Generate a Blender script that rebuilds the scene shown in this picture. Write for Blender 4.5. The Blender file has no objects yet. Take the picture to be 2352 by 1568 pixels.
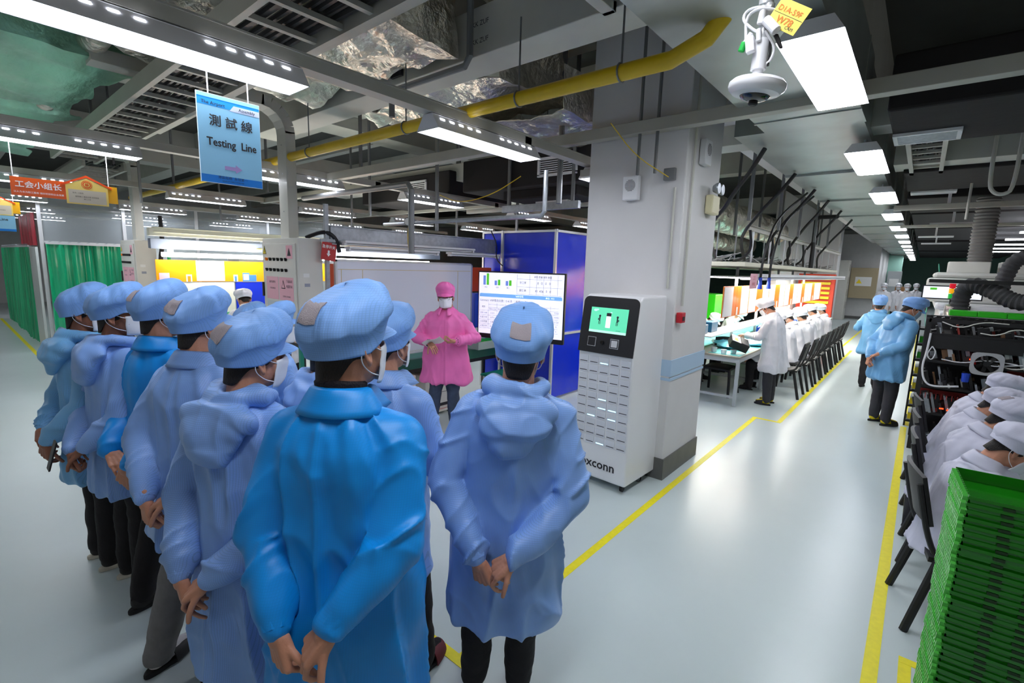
import bpy, math, random
import numpy as np
from mathutils import Vector, Matrix
random.seed(7)
D = bpy.data
S = bpy.context.scene
COL = S.collection
PI = math.pi

# ---------------------------------------------------------------- camera
cam_d = D.cameras.new('camera'); cam_d.lens = 36.0*1110/2352; cam_d.sensor_width = 36.0
cam_d.clip_start = 0.05; cam_d.clip_end = 200
cam = D.objects.new('camera', cam_d); COL.objects.link(cam); S.camera = cam
_R = Matrix(((0.7631816937, -0.1214574698, 0.6346666726),
             (0.6455041970, 0.0982585670, -0.7574097871),
             (0.0296316386, 0.9877212851, 0.1533904461)))
cam.matrix_world = Matrix.Translation((0, 0, 1.9)) @ _R.to_4x4()

# ---------------------------------------------------------------- world, exposure
world = D.worlds.new('world'); S.world = world; world.use_nodes = True
bg = world.node_tree.nodes['Background']
bg.inputs[0].default_value = (1.0, 0.96, 0.90, 1); bg.inputs[1].default_value = 0.13
S.view_settings.view_transform = 'Standard'; S.view_settings.look = 'None'
S.view_settings.gamma = 1; S.view_settings.use_curve_mapping = False
S.view_settings.exposure = 0.72
LAMP = 13.0      # strength of the tube lamps
PANEL = 15.0     # strength of the aisle panels

# ---------------------------------------------------------------- materials
def sr(c):
    return tuple(((x/255)/12.92 if x/255 <= .04045 else ((x/255+.055)/1.055)**2.4) for x in c)
MATS = {}
def mat(name, c=(128, 128, 128), rough=.5, metal=0., bump=0., bs=60., var=0., vs=8., spec=.5, emit=0., alpha=1., trans=0., sheen=0., stretch=None, coat=0., bd=.01):
    if name in MATS: return MATS[name]
    m = D.materials.new(name); m.use_nodes = True; MATS[name] = m
    nt = m.node_tree; N = nt.nodes; L = nt.links; b = N['Principled BSDF']
    col = sr(c)
    b.inputs['Base Color'].default_value = (*col, 1); b.inputs['Roughness'].default_value = rough
    b.inputs['Metallic'].default_value = metal; b.inputs['Specular IOR Level'].default_value = spec
    if sheen: b.inputs['Sheen Weight'].default_value = sheen
    if coat: b.inputs['Coat Weight'].default_value = coat; b.inputs['Coat Roughness'].default_value = .12
    if emit:
        b.inputs['Emission Color'].default_value = (*col, 1); b.inputs['Emission Strength'].default_value = emit
    if alpha < 1: b.inputs['Alpha'].default_value = alpha
    if trans: b.inputs['Transmission Weight'].default_value = trans
    m.diffuse_color = (*col, 1)
    if bump or var:
        tc = N.new('ShaderNodeTexCoord'); mp = N.new('ShaderNodeMapping'); L.new(tc.outputs['Object'], mp.inputs[0])
        if stretch: mp.inputs['Scale'].default_value = stretch
        if var:
            n = N.new('ShaderNodeTexNoise'); n.inputs['Scale'].default_value = vs; n.inputs['Detail'].default_value = 6
            L.new(mp.outputs[0], n.inputs['Vector'])
            r = N.new('ShaderNodeMapRange'); r.inputs[3].default_value = 1-var; r.inputs[4].default_value = 1+var
            r.inputs[1].default_value = .3; r.inputs[2].default_value = .7
            L.new(n.outputs[0], r.inputs[0])
            mx = N.new('ShaderNodeVectorMath'); mx.operation = 'SCALE'; mx.inputs[0].default_value = col
            L.new(r.outputs[0], mx.inputs['Scale']); L.new(mx.outputs[0], b.inputs['Base Color'])
        if bump:
            n2 = N.new('ShaderNodeTexNoise'); n2.inputs['Scale'].default_value = bs; n2.inputs['Detail'].default_value = 4
            L.new(mp.outputs[0], n2.inputs['Vector'])
            bp = N.new('ShaderNodeBump'); bp.inputs['Strength'].default_value = bump; bp.inputs['Distance'].default_value = bd
            L.new(n2.outputs[0], bp.inputs['Height']); L.new(bp.outputs[0], b.inputs['Normal'])
    return m

def cloth(name, c, rough=.42, grid=.006, gdark=.80, sheen=.0):
    """woven anti-static cloth: fine grid of conductive threads and soft crumple"""
    if name in MATS: return MATS[name]
    m = mat(name, c, rough, spec=.45, sheen=sheen); nt = m.node_tree; N = nt.nodes; L = nt.links; b = N['Principled BSDF']
    tc = N.new('ShaderNodeTexCoord'); sp = N.new('ShaderNodeSeparateXYZ'); L.new(tc.outputs['Object'], sp.inputs[0])
    outs = []
    for k in (0, 2):
        mu = N.new('ShaderNodeMath'); mu.operation = 'DIVIDE'; mu.inputs[1].default_value = grid; L.new(sp.outputs[k], mu.inputs[0])
        fr = N.new('ShaderNodeMath'); fr.operation = 'FRACT'; L.new(mu.outputs[0], fr.inputs[0])
        lt = N.new('ShaderNodeMath'); lt.operation = 'LESS_THAN'; lt.inputs[1].default_value = .2; L.new(fr.outputs[0], lt.inputs[0])
        outs.append(lt)
    mxm = N.new('ShaderNodeMath'); mxm.operation = 'MAXIMUM'; L.new(outs[0].outputs[0], mxm.inputs[0]); L.new(outs[1].outputs[0], mxm.inputs[1])
    no = N.new('ShaderNodeTexNoise'); no.inputs['Scale'].default_value = 5; no.inputs['Detail'].default_value = 3; L.new(tc.outputs['Object'], no.inputs['Vector'])
    mr = N.new('ShaderNodeMapRange'); mr.inputs[1].default_value = .3; mr.inputs[2].default_value = .7; mr.inputs[3].default_value = .93; mr.inputs[4].default_value = 1.07
    L.new(no.outputs[0], mr.inputs[0])
    mr2 = N.new('ShaderNodeMapRange'); mr2.inputs[3].default_value = 1; mr2.inputs[4].default_value = gdark; L.new(mxm.outputs[0], mr2.inputs[0])
    mm = N.new('ShaderNodeMath'); mm.operation = 'MULTIPLY'; L.new(mr.outputs[0], mm.inputs[0]); L.new(mr2.outputs[0], mm.inputs[1])
    sc = N.new('ShaderNodeVectorMath'); sc.operation = 'SCALE'; sc.inputs[0].default_value = sr(c); L.new(mm.outputs[0], sc.inputs['Scale'])
    L.new(sc.outputs[0], b.inputs['Base Color'])
    mp = N.new('ShaderNodeMapping'); mp.inputs['Scale'].default_value = (1, 1, .55); L.new(tc.outputs['Object'], mp.inputs[0])
    n2 = N.new('ShaderNodeTexNoise'); n2.noise_type = 'RIDGED_MULTIFRACTAL'; n2.inputs['Scale'].default_value = 5.5; n2.inputs['Detail'].default_value = 2.2; n2.inputs['Distortion'].default_value = .25
    L.new(mp.outputs[0], n2.inputs['Vector'])
    bp = N.new('ShaderNodeBump'); bp.inputs['Strength'].default_value = 1.; bp.inputs['Distance'].default_value = .055
    L.new(n2.outputs[0], bp.inputs['Height']); L.new(bp.outputs[0], b.inputs['Normal'])
    return m

# ---------------------------------------------------------------- mesh builder
def frame(d):
    d = Vector(d).normalized()
    a = Vector((0, 0, 1)) if abs(d.z) < .9 else Vector((1, 0, 0))
    u = d.cross(a).normalized(); v = d.cross(u).normalized()
    return u, v
_txt_cache = {}
class MB:
    def __init__(s): s.v = []; s.f = []; s.m = []; s.cut = []
    def add(s, vs, fs, mi=0):
        o = len(s.v); s.cut.append((o, len(s.f), mi)); s.v.extend([tuple(v) for v in vs]); s.f.extend([tuple(i+o for i in f) for f in fs]); s.m.extend([mi]*len(fs)); return s
    def bx(s, x0, x1, y0, y1, z0, z1, mi=0):
        vs = [(x, y, z) for z in (z0, z1) for y in (y0, y1) for x in (x0, x1)]
        return s.add(vs, [(0, 2, 3, 1), (4, 5, 7, 6), (0, 1, 5, 4), (2, 6, 7, 3), (0, 4, 6, 2), (1, 3, 7, 5)], mi)
    def obox(s, c, u, v, w, mi=0):
        """oriented box: centre and three half-axis vectors"""
        c, u, v, w = map(Vector, (c, u, v, w))
        vs = [c+i*u+j*v+k*w for k in (-1, 1) for j in (-1, 1) for i in (-1, 1)]
        return s.add(vs, [(0, 2, 3, 1), (4, 5, 7, 6), (0, 1, 5, 4), (2, 6, 7, 3), (0, 4, 6, 2), (1, 3, 7, 5)], mi)
    def bar(s, p0, p1, w, h, mi=0, up=(0, 0, 1)):
        p0 = Vector(p0); p1 = Vector(p1); d = p1-p0; dn = d.normalized(); up = Vector(up)
        if abs(dn.dot(up)) > .95: up = Vector((0, 1, 0))
        u = dn.cross(up).normalized(); v = u.cross(dn).normalized()
        return s.obox((p0+p1)/2, d/2, u*w/2, v*h/2, mi)
    def cyl(s, p0, p1, r0, r1=None, n=14, mi=0):
        if r1 is None: r1 = r0
        p0 = Vector(p0); p1 = Vector(p1); u, v = frame(p1-p0); vs = []
        for p, r in ((p0, r0), (p1, r1)):
            for i in range(n):
                a = 2*PI*i/n; vs.append(p+u*(r*math.cos(a))+v*(r*math.sin(a)))
        fs = [(i, i+n, (i+1) % n+n, (i+1) % n) for i in range(n)]
        fs.append(tuple(range(n))); fs.append(tuple(range(2*n-1, n-1, -1)))
        return s.add(vs, fs, mi)
    def tube(s, pts, r, n=8, mi=0, closed=False, smooth=0):
        P = [Vector(p) for p in pts]
        for _ in range(smooth):
            Q = [P[0]]
            for a, b in zip(P[:-1], P[1:]): Q += [a*.75+b*.25, a*.25+b*.75]
            Q.append(P[-1]); P = Q
        rr = r if isinstance(r, (list, tuple)) else [r]*len(P)
        if len(rr) != len(P): rr = [rr[min(len(rr)-1, int(i*len(rr)/len(P)))] for i in range(len(P))]
        vs = []; u = None
        for i, p in enumerate(P):
            d = (P[min(i+1, len(P)-1)]-P[max(i-1, 0)])
            if d.length < 1e-9: d = Vector((0, 0, 1))
            d.normalize()
            if u is None: u, v = frame(d)
            else:
                u = (u-d*u.dot(d));
                if u.length < 1e-6: u, _ = frame(d)
                u.normalize(); v = d.cross(u)
            for k in range(n):
                a = 2*PI*k/n; vs.append(p+u*(rr[i]*math.cos(a))+v*(rr[i]*math.sin(a)))
        fs = []; m = len(P)
        for i in range(m-1):
            for k in range(n): fs.append((i*n+k, i*n+(k+1) % n, (i+1)*n+(k+1) % n, (i+1)*n+k))
        fs.append(tuple(range(n-1, -1, -1))); fs.append(tuple((m-1)*n+k for k in range(n)))
        return s.add(vs, fs, mi)
    def lathe(s, prof, c=(0, 0, 0), n=24, mi=0, M=None):
        c = Vector(c); vs = []
        for r, z in prof:
            for k in range(n):
                a = 2*PI*k/n; p = Vector((r*math.cos(a), r*math.sin(a), z)); p = (M @ p if M else p)+c; vs.append(p)
        fs = []; m = len(prof)
        for i in range(m-1):
            for k in range(n): fs.append((i*n+k, i*n+(k+1) % n, (i+1)*n+(k+1) % n, (i+1)*n+k))
        fs.append(tuple(range(n-1, -1, -1))); fs.append(tuple((m-1)*n+k for k in range(n)))
        return s.add(vs, fs, mi)
    def prism(s, poly, o, u, v, t, mi=0):
        """polygon in the (u,v) plane at o, thickness vector t"""
        o, u, v, t = map(Vector, (o, u, v, t)); n = len(poly)
        vs = [o+u*a+v*b for a, b in poly]+[o+u*a+v*b+t for a, b in poly]
        fs = [tuple(range(n-1, -1, -1)), tuple(range(n, 2*n))]+[(i, (i+1) % n, (i+1) % n+n, i+n) for i in range(n)]
        return s.add(vs, fs, mi)
    def ell(s, c, r, n=14, mi=0, M=None):
        c = Vector(c); vs = []; fs = []; m = max(6, n//2+1)
        for i in range(m+1):
            ph = PI*i/m
            for k in range(n):
                a = 2*PI*k/n; p = Vector((r[0]*math.sin(ph)*math.cos(a), r[1]*math.sin(ph)*math.sin(a), -r[2]*math.cos(ph)))
                vs.append((M @ p if M else p)+c)
        for i in range(m):
            for k in range(n): fs.append((i*n+k, i*n+(k+1) % n, (i+1)*n+(k+1) % n, (i+1)*n+k))
        return s.add(vs, fs, mi)
    def grid(s, P, th=0., mi=0, closed=False):
        """rows x cols array of points; th gives it thickness (shell)"""
        P = np.array(P, float); R, Cc = P.shape[:2]
        def q(off, flip):
            fs = []
            for i in range(R-1):
                for j in range(Cc if closed else Cc-1):
                    a = (i*Cc+j, i*Cc+(j+1) % Cc, (i+1)*Cc+(j+1) % Cc, (i+1)*Cc+j)
                    a = tuple(x+off for x in a); fs.append(a[::-1] if flip else a)
            return fs
        if th == 0: return s.add(P.reshape(-1, 3), q(0, False), mi)
        du = np.gradient(P, axis=0); dv = np.gradient(P, axis=1)
        if closed: dv = (np.roll(P, -1, 1)-np.roll(P, 1, 1))
        nn = np.cross(dv, du); nn /= np.linalg.norm(nn, axis=2, keepdims=True)+1e-9
        P2 = P-nn*th; n = R*Cc
        fs = q(0, False)+q(n, True)
        for j in range(Cc if closed else Cc-1):
            k = (j+1) % Cc
            fs.append((k, j, j+n, k+n)); fs.append(((R-1)*Cc+j, (R-1)*Cc+k, (R-1)*Cc+k+n, (R-1)*Cc+j+n))
        if not closed:
            for i in range(R-1):
                fs.append((i*Cc, (i+1)*Cc, (i+1)*Cc+n, i*Cc+n)); fs.append(((i+1)*Cc+Cc-1, i*Cc+Cc-1, i*Cc+Cc-1+n, (i+1)*Cc+Cc-1+n))
        return s.add(np.concatenate([P.reshape(-1, 3), P2.reshape(-1, 3)]), fs, mi)
    def text(s, body, size, o, u, v, mi=0, bold=0., align='CENTER', sx=1., depth=.0008):
        key = (body, align)
        if key not in _txt_cache:
            c = D.curves.new('t', 'FONT'); c.body = body; c.size = 1; c.align_x = align; c.align_y = 'CENTER';  c.resolution_u = 2; c.fill_mode = 'FRONT'
            ob = D.objects.new('t', c); me = D.meshes.new_from_object(ob)
            vs = [tuple(x.co) for x in me.vertices]; fs = [tuple(p.vertices) for p in me.polygons]
            D.objects.remove(ob); D.curves.remove(c); D.meshes.remove(me); _txt_cache[key] = (vs, fs)
        vs, fs = _txt_cache[key]
        o, u, v = Vector(o), Vector(u).normalized(), Vector(v).normalized(); w = u.cross(v)*depth
        for k, (i, j) in enumerate(((0, 0), (1, 0), (-1, 0), (0, 1), (0, -1)) if bold else ((0, 0),)):
            s.add([o+u*((a*sx+i*bold*.7)*size)+v*((b+j*bold*.7)*size)+w*(1+.02*k) for a, b, _ in vs], fs, mi)
        return s
    def build_each(s, name, mats, parent, **k):
        """every piece that was added becomes a part of its own"""
        if not isinstance(mats, (list, tuple)): mats = [mats]
        E = s.cut+[(len(s.v), len(s.f), 0)]; out = []
        for (a, fa, mi), (b, fb, _) in zip(E[:-1], E[1:]):
            q = MB(); q.add(s.v[a:b], [tuple(i-a for i in f) for f in s.f[fa:fb]]); out.append(q.build(name, mats[mi], parent, **k))
        return out
    def build(s, name, mats, parent=None, world=False, smooth=False, bevel=0., auto=35, seg=2):
        me = D.meshes.new(name); v = s.v
        if world and parent is not None:
            M = parent.matrix_basis.inverted(); v = [tuple(M @ Vector(p)) for p in v]
        me.from_pydata(v, [], s.f)
        if not isinstance(mats, (list, tuple)): mats = [mats]
        for m in mats: me.materials.append(m)
        if len(mats) > 1: me.polygons.foreach_set('material_index', s.m)
        me.update()
        if smooth:
            me.shade_smooth()
            if auto: me.set_sharp_from_angle(angle=math.radians(auto))
        o = D.objects.new(name, me); COL.objects.link(o)
        if parent is not None: o.parent = parent
        if bevel:
            b = o.modifiers.new('bevel', 'BEVEL'); b.width = bevel; b.segments = seg; b.limit_method = 'ANGLE'; b.angle_limit = math.radians(40); b.harden_normals = False
        return o

def thing(name, label, cat, loc=(0, 0, 0), rotz=0, group=None):
    o = D.objects.new(name, None); o.empty_display_size = .1; COL.objects.link(o)
    o.location = loc; o.rotation_euler = (0, 0, rotz); o['label'] = label; o['category'] = cat
    if group: o['group'] = group
    return o
def tag(o, label, cat, group=None, kind=None):
    o['label'] = label; o['category'] = cat
    if group: o['group'] = group
    if kind: o['kind'] = kind
    return o
def struct(o): o['kind'] = 'structure'; return o
def dup(root, loc=None, rotz=None, label=None, group=None):
    def cp(o, par):
        c = o.copy(); COL.objects.link(c)
        if par is not None: c.parent = par
        for ch in list(o.children): cp(ch, c)
        return c
    r = cp(root, None)
    if loc is not None: r.location = loc
    if rotz is not None: r.rotation_euler = (0, 0, rotz)
    if label: r['label'] = label
    if group: r['group'] = group
    return r
def center_to(o):
    """move a one-mesh object's origin to the base of its mesh"""
    me = o.data; n = len(me.vertices); a = np.empty(n*3); me.vertices.foreach_get('co', a); a = a.reshape(-1, 3)
    c = Vector(((a[:, 0].min()+a[:, 0].max())/2, (a[:, 1].min()+a[:, 1].max())/2, a[:, 2].min()))
    me.transform(Matrix.Translation(-c)); o.location = c
    return o

def vnoise(P, seed=0):
    """smooth lattice noise in -1..1 for an (n,3) array"""
    P = np.asarray(P, float)+seed*17.31; i = np.floor(P).astype(np.int64); f = P-i; f = f*f*(3-2*f)
    def h(a, b, c):
        n = (a*73856093) ^ (b*19349663) ^ (c*83492791); n = (n ^ (n >> 13))*1274126177 & 0x7fffffff
        return (n % 100003)/50001.5-1
    r = 0
    for dx in (0, 1):
        wx = f[:, 0] if dx else 1-f[:, 0]
        for dy in (0, 1):
            wy = f[:, 1] if dy else 1-f[:, 1]
            for dz in (0, 1):
                wz = f[:, 2] if dz else 1-f[:, 2]
                r = r+wx*wy*wz*h(i[:, 0]+dx, i[:, 1]+dy, i[:, 2]+dz)
    return r
def ridge(P, seed): return 1-2*np.abs(vnoise(P, seed))**.8

# ================================================================ materials of the hall
M_FLOOR = mat('floor_epoxy', (196, 208, 208), .30, bump=.10, bs=2.2, var=.035, vs=1.2, spec=.6)
M_SLAB = mat('ceiling_concrete', (84, 84, 80), .9, var=.12, vs=1.5)
M_CONC = mat('beam_paint', (190, 190, 182), .8, bump=.1, bs=30, var=.05, vs=3)
M_PILLAR = mat('pillar_paint', (216, 214, 214), .6, bump=.08, bs=25, var=.02, vs=4)
M_WALL = mat('wall_paint', (205, 205, 205), .7, var=.03)
M_GREEN_T = mat('wall_green_paint', (150, 195, 180), .7)
M_TAPE = mat('yellow_tape', (240, 226, 0), .45, var=.06, vs=30)
M_SKIRT = mat('skirting_grey', (98, 98, 96), .5, var=.1, vs=8)
M_STRIPE = mat('stripe_blue', (176, 202, 226), .6)
M_CHAN = mat('channel_steel', (176, 174, 164), .5, metal=.15, var=.06, vs=3)
M_TRUNK = mat('trunking_white', (196, 195, 186), .5, var=.05, vs=3)
M_FIX = mat('fixture_white', (225, 225, 228), .4)
M_LAMP = mat('lamp_glow', (240, 244, 255), emit=LAMP); M_PANEL = mat('panel_glow', (244, 248, 255), emit=PANEL)
M_GALV = mat('galvanised', (165, 170, 176), .38, metal=.75, var=.14, vs=22)
M_DUCT = mat('duct_steel', (176, 182, 178), .32, metal=.6, var=.14, vs=2.2, bump=.12, bs=3)
M_BLACKD = mat('duct_black', (30, 26, 27), .85, bump=.3, bs=8)
M_FOIL = mat('foil', (232, 226, 214), .30, metal=.85, bump=1., bs=7, var=.2, vs=5, bd=.06)
M_FOILG = mat('foil_green', (150, 205, 180), .38, metal=.6, bump=1., bs=5, var=.4, vs=1.8, stretch=(.35, 1, 1), bd=.05)
M_YPIPE = mat('pipe_yellow', (214, 178, 18), .4, var=.1, vs=6)
M_PIPE = mat('pipe_grey', (120, 122, 124), .45, metal=.4)
M_BLACK = mat('black_plastic', (20, 19, 21), .5); M_CABLE = mat('cable_black', (22, 20, 22), .5)
M_WCAB = mat('cabinet_white', (214, 212, 204), .45, var=.03, vs=5)
M_WHITE = mat('white_gloss', (232, 232, 234), .3, coat=.3); M_PAPER = mat('paper', (232, 232, 230), .8)
M_PINKP = mat('paper_pink', (232, 176, 188), .8); M_INK = mat('ink', (40, 38, 44), .7); M_INKW = mat('ink_white', (240, 240, 240), .7)
M_YLAB = mat('label_yellow', (242, 214, 30), .6); M_RED = mat('red_plastic', (200, 24, 40), .4); M_REDS = mat('sign_red', (186, 44, 46), .5)
M_GREEN = mat('tray_green', (34, 168, 12), .35, alpha=1); M_GREENF = mat('bench_green', (24, 128, 108), .4); M_GRAIL = mat('rail_green', (90, 190, 140), .4)
M_BLUEP = mat('film_blue', (10, 44, 205), .22, bump=.5, bs=2.2); M_BLUEB = mat('bin_blue', (30, 70, 190), .5)
M_ORANGE = mat('acrylic_orange', (250, 130, 16), .3); M_ORD = mat('acrylic_orange_dark', (196, 72, 24), .3)
M_ALU = mat('aluminium', (206, 208, 210), .35, metal=.5); M_TEAL = mat('mat_teal', (80, 176, 178), .5, var=.1); M_FRAMEG = mat('frame_grey', (176, 182, 184), .5)
M_GLASS = mat('window_glass', (205, 215, 220), .08, alpha=.22, spec=.8)
M_YEL2 = mat('yellow_plastic', (230, 205, 30), .5)

# ================================================================ floor, ceiling, walls, tape
def sbox(name, x0, x1, y0, y1, z0, z1, m, bevel=0):
    b = MB(); b.bx(x0, x1, y0, y1, z0, z1); o = b.build(name, m, bevel=bevel); center_to(o); return struct(o)
sbox('floor', -26, 9, -5, 48, -.1, 0, M_FLOOR)
sbox('ceiling', -26, 9, -5, 48, 4.8, 5., M_SLAB)
sbox('wall_left', -26.1, -26, -5, 48, 0, 4.8, M_WALL); sbox('wall_right', 9, 9.1, 12, 48, 0, 4.8, M_WALL)
sbox('wall_far', -26, 9, 48, 48.1, 0, 4.8, M_GREEN_T)
sbox('wall_service', -3.4, -3.2, 15.5, 27, 0, 4.2, M_WALL, .01)
sbox('wall_corridor', -3.4, -1.56, 27, 27.2, 0, 3.8, M_WALL, .01); sbox('wall_niche', -1.66, -1.56, 27.2, 33, 0, 3.8, M_WALL, .01)
sbox('wall_end', -1.56, -.95, 33, 33.2, 0, 3.08, M_GREEN_T, .01)
sbox('baseboard_corridor', -3.38, -1.56, 26.97, 27, 0, .12, M_SKIRT)
n_ = [0]
def trim(x0, x1, y0, y1, z0, z1, m):
    n_[0] += 1; return sbox('trim_%d' % n_[0], x0, x1, y0, y1, z0, z1, m)
T_ = .0015
trim(-1.53, -1.475, 1.46, 6.87, 0, T_, M_TAPE)
trim(-3.9, -1.45, 1.435, 1.49, 0, T_*1.6, M_TAPE)
trim(-1.53, -1.19, 6.87, 6.925, 0, T_, M_TAPE)
trim(-1.24, -1.185, 6.925, 15.2, 0, T_, M_TAPE)
trim(-1.51, -1.46, 15.9, 26.5, 0, T_, M_TAPE)
trim(.0, .062, -2, 7.9, 0, T_, M_TAPE); trim(.03, .08, 8, 26, 0, T_, M_TAPE)
trim(.135, .185, 2.2, 2.98, 0, T_, M_TAPE); trim(.135, .6, 2.93, 2.98, 0, T_*1.6, M_TAPE)
trim(-20, -10.9, 1.07, 1.13, 0, T_, M_TAPE)
# the pillar
sbox('wall_pillar', -2.56, -1.62, 4.13, 4.98, 0, 4.8, M_PILLAR, .012)
trim(-2.565, -1.61, 4.12, 4.985, 0, .20, M_SKIRT); trim(-2.563, -1.614, 4.126, 4.983, .93, .955, M_STRIPE); trim(-2.563, -1.612, 4.124, 4.984, .97, 1.12, M_STRIPE)
for k, (x, y) in enumerate(((-2.75, 21.), (4.4, 12.), (4.4, 20.))): sbox('wall_column_%d' % k, x-.35, x+.35, y-.35, y+.35, 0, 4.8, M_PILLAR, .012)
# ceiling beams of the building
for k, x in enumerate((-.95, -7.6, -14.)): sbox('ceiling_beam_%d' % k, x-.28, x+.28, -5, 48, 4.0, 4.8, M_CONC)
for k, y in enumerate((4.55, 12.5, 21, 29, 38)): sbox('ceiling_crossbeam_%d' % k, -26, 9, y-.22, y+.22, 4.2, 4.8, M_CONC)
for k, y in enumerate((1.4, 3.2, 6.5, 8.6, 10.6)): sbox('ceiling_rib_%d' % k, -26, -1.2, y-.09, y+.09, 4.42, 4.8, M_CONC)

# ================================================================ overhead services
ORD = ['nearest', 'second', 'third', 'fourth', 'fifth', 'sixth', 'seventh', 'eighth', 'ninth', 'tenth', 'eleventh', 'twelfth', 'thirteenth', 'fourteenth', 'fifteenth', 'sixteenth', 'seventeenth', 'eighteenth']
def tube_fixture(loc, label, group, L=1.14):
    t = thing('tube_light', label, 'light', loc, 0, group)
    b = MB(); w0, w1, h = .045, .115, .10
    for sx in (1, -1):
        b.add([(sx*w0, -L/2, h), (sx*w0, L/2, h), (sx*w1, L/2, 0), (sx*w1, -L/2, 0), (sx*(w0-.006), -L/2, h), (sx*(w0-.006), L/2, h), (sx*(w1-.006), L/2, .0), (sx*(w1-.006), -L/2, .0)],
              [(0, 1, 2, 3), (7, 6, 5, 4), (3, 2, 6, 7), (0, 4, 5, 1)])
    b.bx(-w0, w0, -L/2, L/2, h-.004, h+.004)
    for sy in (1, -1): b.add([(-w0, sy*L/2, h), (w0, sy*L/2, h), (w1, sy*L/2, 0), (-w1, sy*L/2, 0), (-w0, sy*(L/2-.005), h), (w0, sy*(L/2-.005), h), (w1, sy*(L/2-.005), 0), (-w1, sy*(L/2-.005), 0)], [(0, 1, 2, 3), (7, 6, 5, 4), (3, 2, 6, 7)])
    b.build('reflector', M_FIX, t)
    s_ = MB()
    for sx in (1, -1):
        for j in list(range(5))+list(range(7, 12)):
            y = -L/2+L*(j+.9)/13; zz = .074; x = sx*(w0+(w1-w0)*(1-zz/h)+.002); s_.obox((x, y, zz), (0, .018, 0), (.0025*sx, 0, -.0055), (.001, 0, .0005))
    s_.build('vent_slots', M_LAMP, t)
    d = MB(); d.bx(-w1+.010, w1-.010, -L/2+.008, L/2-.008, .004, .010); d.build('diffuser', M_LAMP, t)
    return t
rows = [(-2.7, [.80, 2.83, 4.9, 7.0], 'row over the testing line sign'), (-5.85, [-1.2, .8, 2.9, 5.0, 7.4, 9.6], 'row over the white control cabinet'), (-9.25, [-1., .95, 3.05, 5.2, 7.3, 9.5, 11.7], 'row beyond the house-shaped sign'),
        (-12.5, [.9, 3.1, 5.3, 7.5, 9.7], 'row above the glazed partition'), (-15.8, [-.8, 1.4, 3.6, 5.8, 8.], 'row far beyond the partition'), (-19, [-.5, 2., 4.5], 'last row at the far left')]
b = MB(); b.bx(-1.95, -1.54, 4.99, 30, 3.4, 4.2); o = center_to(b.build('concrete_beam', M_PILLAR, bevel=.01)); struct(o)
base = None
for x, ys, nm in rows:
    for k, y in enumerate(ys):
        lab = 'white slotted tube lamp fixture, %s in the %s' % (ORD[k], nm)
        z = 2.80
        if base is None: base = tube_fixture((x, y, z), lab, 'tube lamps over the production lines')
        else: dup(base, (x, y, z), 0, lab)
    b = MB(); y0, y1 = ys[0]-1.5, ys[-1]+1.6
    if x == -2.7: y0, y1 = -2.2, 7.8
    b.bx(x-.05, x+.05, y0, y1, 2.91, 2.98); b.bx(x-.055, x+.055, y0, y1, 2.975, 2.985)
    o = center_to(b.build('lamp_channel', M_CHAN)); tag(o, 'long grey steel channel carrying the lamps of the '+nm, 'cable channel')
# extra rows behind the camera and to the right keep lighting the hall
for x, ys in ((3.2, (3, 7)),):
    for y in ys: dup(base, (x, y, 2.8), 0, 'white slotted tube lamp fixture behind the group, outside the aisle' if x < 0 else 'white slotted tube lamp fixture above the benches right of the aisle', 'tube lamps outside the picture')
def cross_channel(x0, x1, y, z, label, w=.09, h=.085, m=None):
    b = MB(); b.bx(x0, x1, y-w/2, y+w/2, z, z+h); o = center_to(b.build('cross_channel', m or M_CHAN, bevel=.004)); tag(o, label, 'cable channel')
cross_channel(-3.2, 2.5, 4.06, 3.06, 'pale cable channel crossing the aisle just behind the dome camera', .10, .10)
cross_channel(-6.2, -2.65, 3.3, 2.88, 'pale cable channel joining the two nearest lamp rows', .09, .09)
cross_channel(-2.75, -2.57, 4.3, 2.80, 'short channel running to the pillar behind the bright lamp', .08, .07)
cross_channel(-9.4, -5.8, 4.0, 2.9, 'cable channel joining the lamp rows behind the arched duct', .09, .08)
cross_channel(-12.6, -5.8, 6.4, 2.9, 'cable channel crossing the lamp rows far behind the whiteboard', .09, .08)
cross_channel(-6.0, -2.56, 5.9, 2.75, 'slim channel running level behind the black duct', .07, .06)
cross_channel(-4.4, -3.2, 4.98, 2.60, 'low galvanised rail hung level above the blue enclosure', .05, .09, M_GALV)
# white trunk with a bracket
t = thing('square_duct', 'big white square cable trunk crossing the picture top with small stencilled text', 'cable trunk', (-2.2, 2.95, 3.45))
b = MB(); b.bx(-4.6, 5, -.16, .16, 0, .34); b.build('trunk_body', M_TRUNK, t, bevel=.006)
b = MB(); b.bx(-1.6, -1.45, -.19, -.165, .05, .30); b.text('AKK ZUF', .05, (-.55, -.162, .22), (1, 0, 0), (0, 0, 1)); b.text('AKK ZUF', .05, (-.55, -.162, .10), (1, 0, 0), (0, 0, 1)); b.build('stencil', M_INK, t)
b = MB(); b.bx(.52, .60, -.55, -.16, -.03, .03); b.bx(.52, .60, -.20, -.16, -.03, .75); b.build('bracket', M_TRUNK, t, bevel=.004)
b = MB(); b.bx(-3.6, 6, -.16, .16, 0, .26); o = b.build('square_duct', M_TRUNK, bevel=.006); o.location = (-5.9, 5.6, 3.2); tag(o, 'white square trunk running level far above the whiteboard', 'cable trunk')
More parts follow.
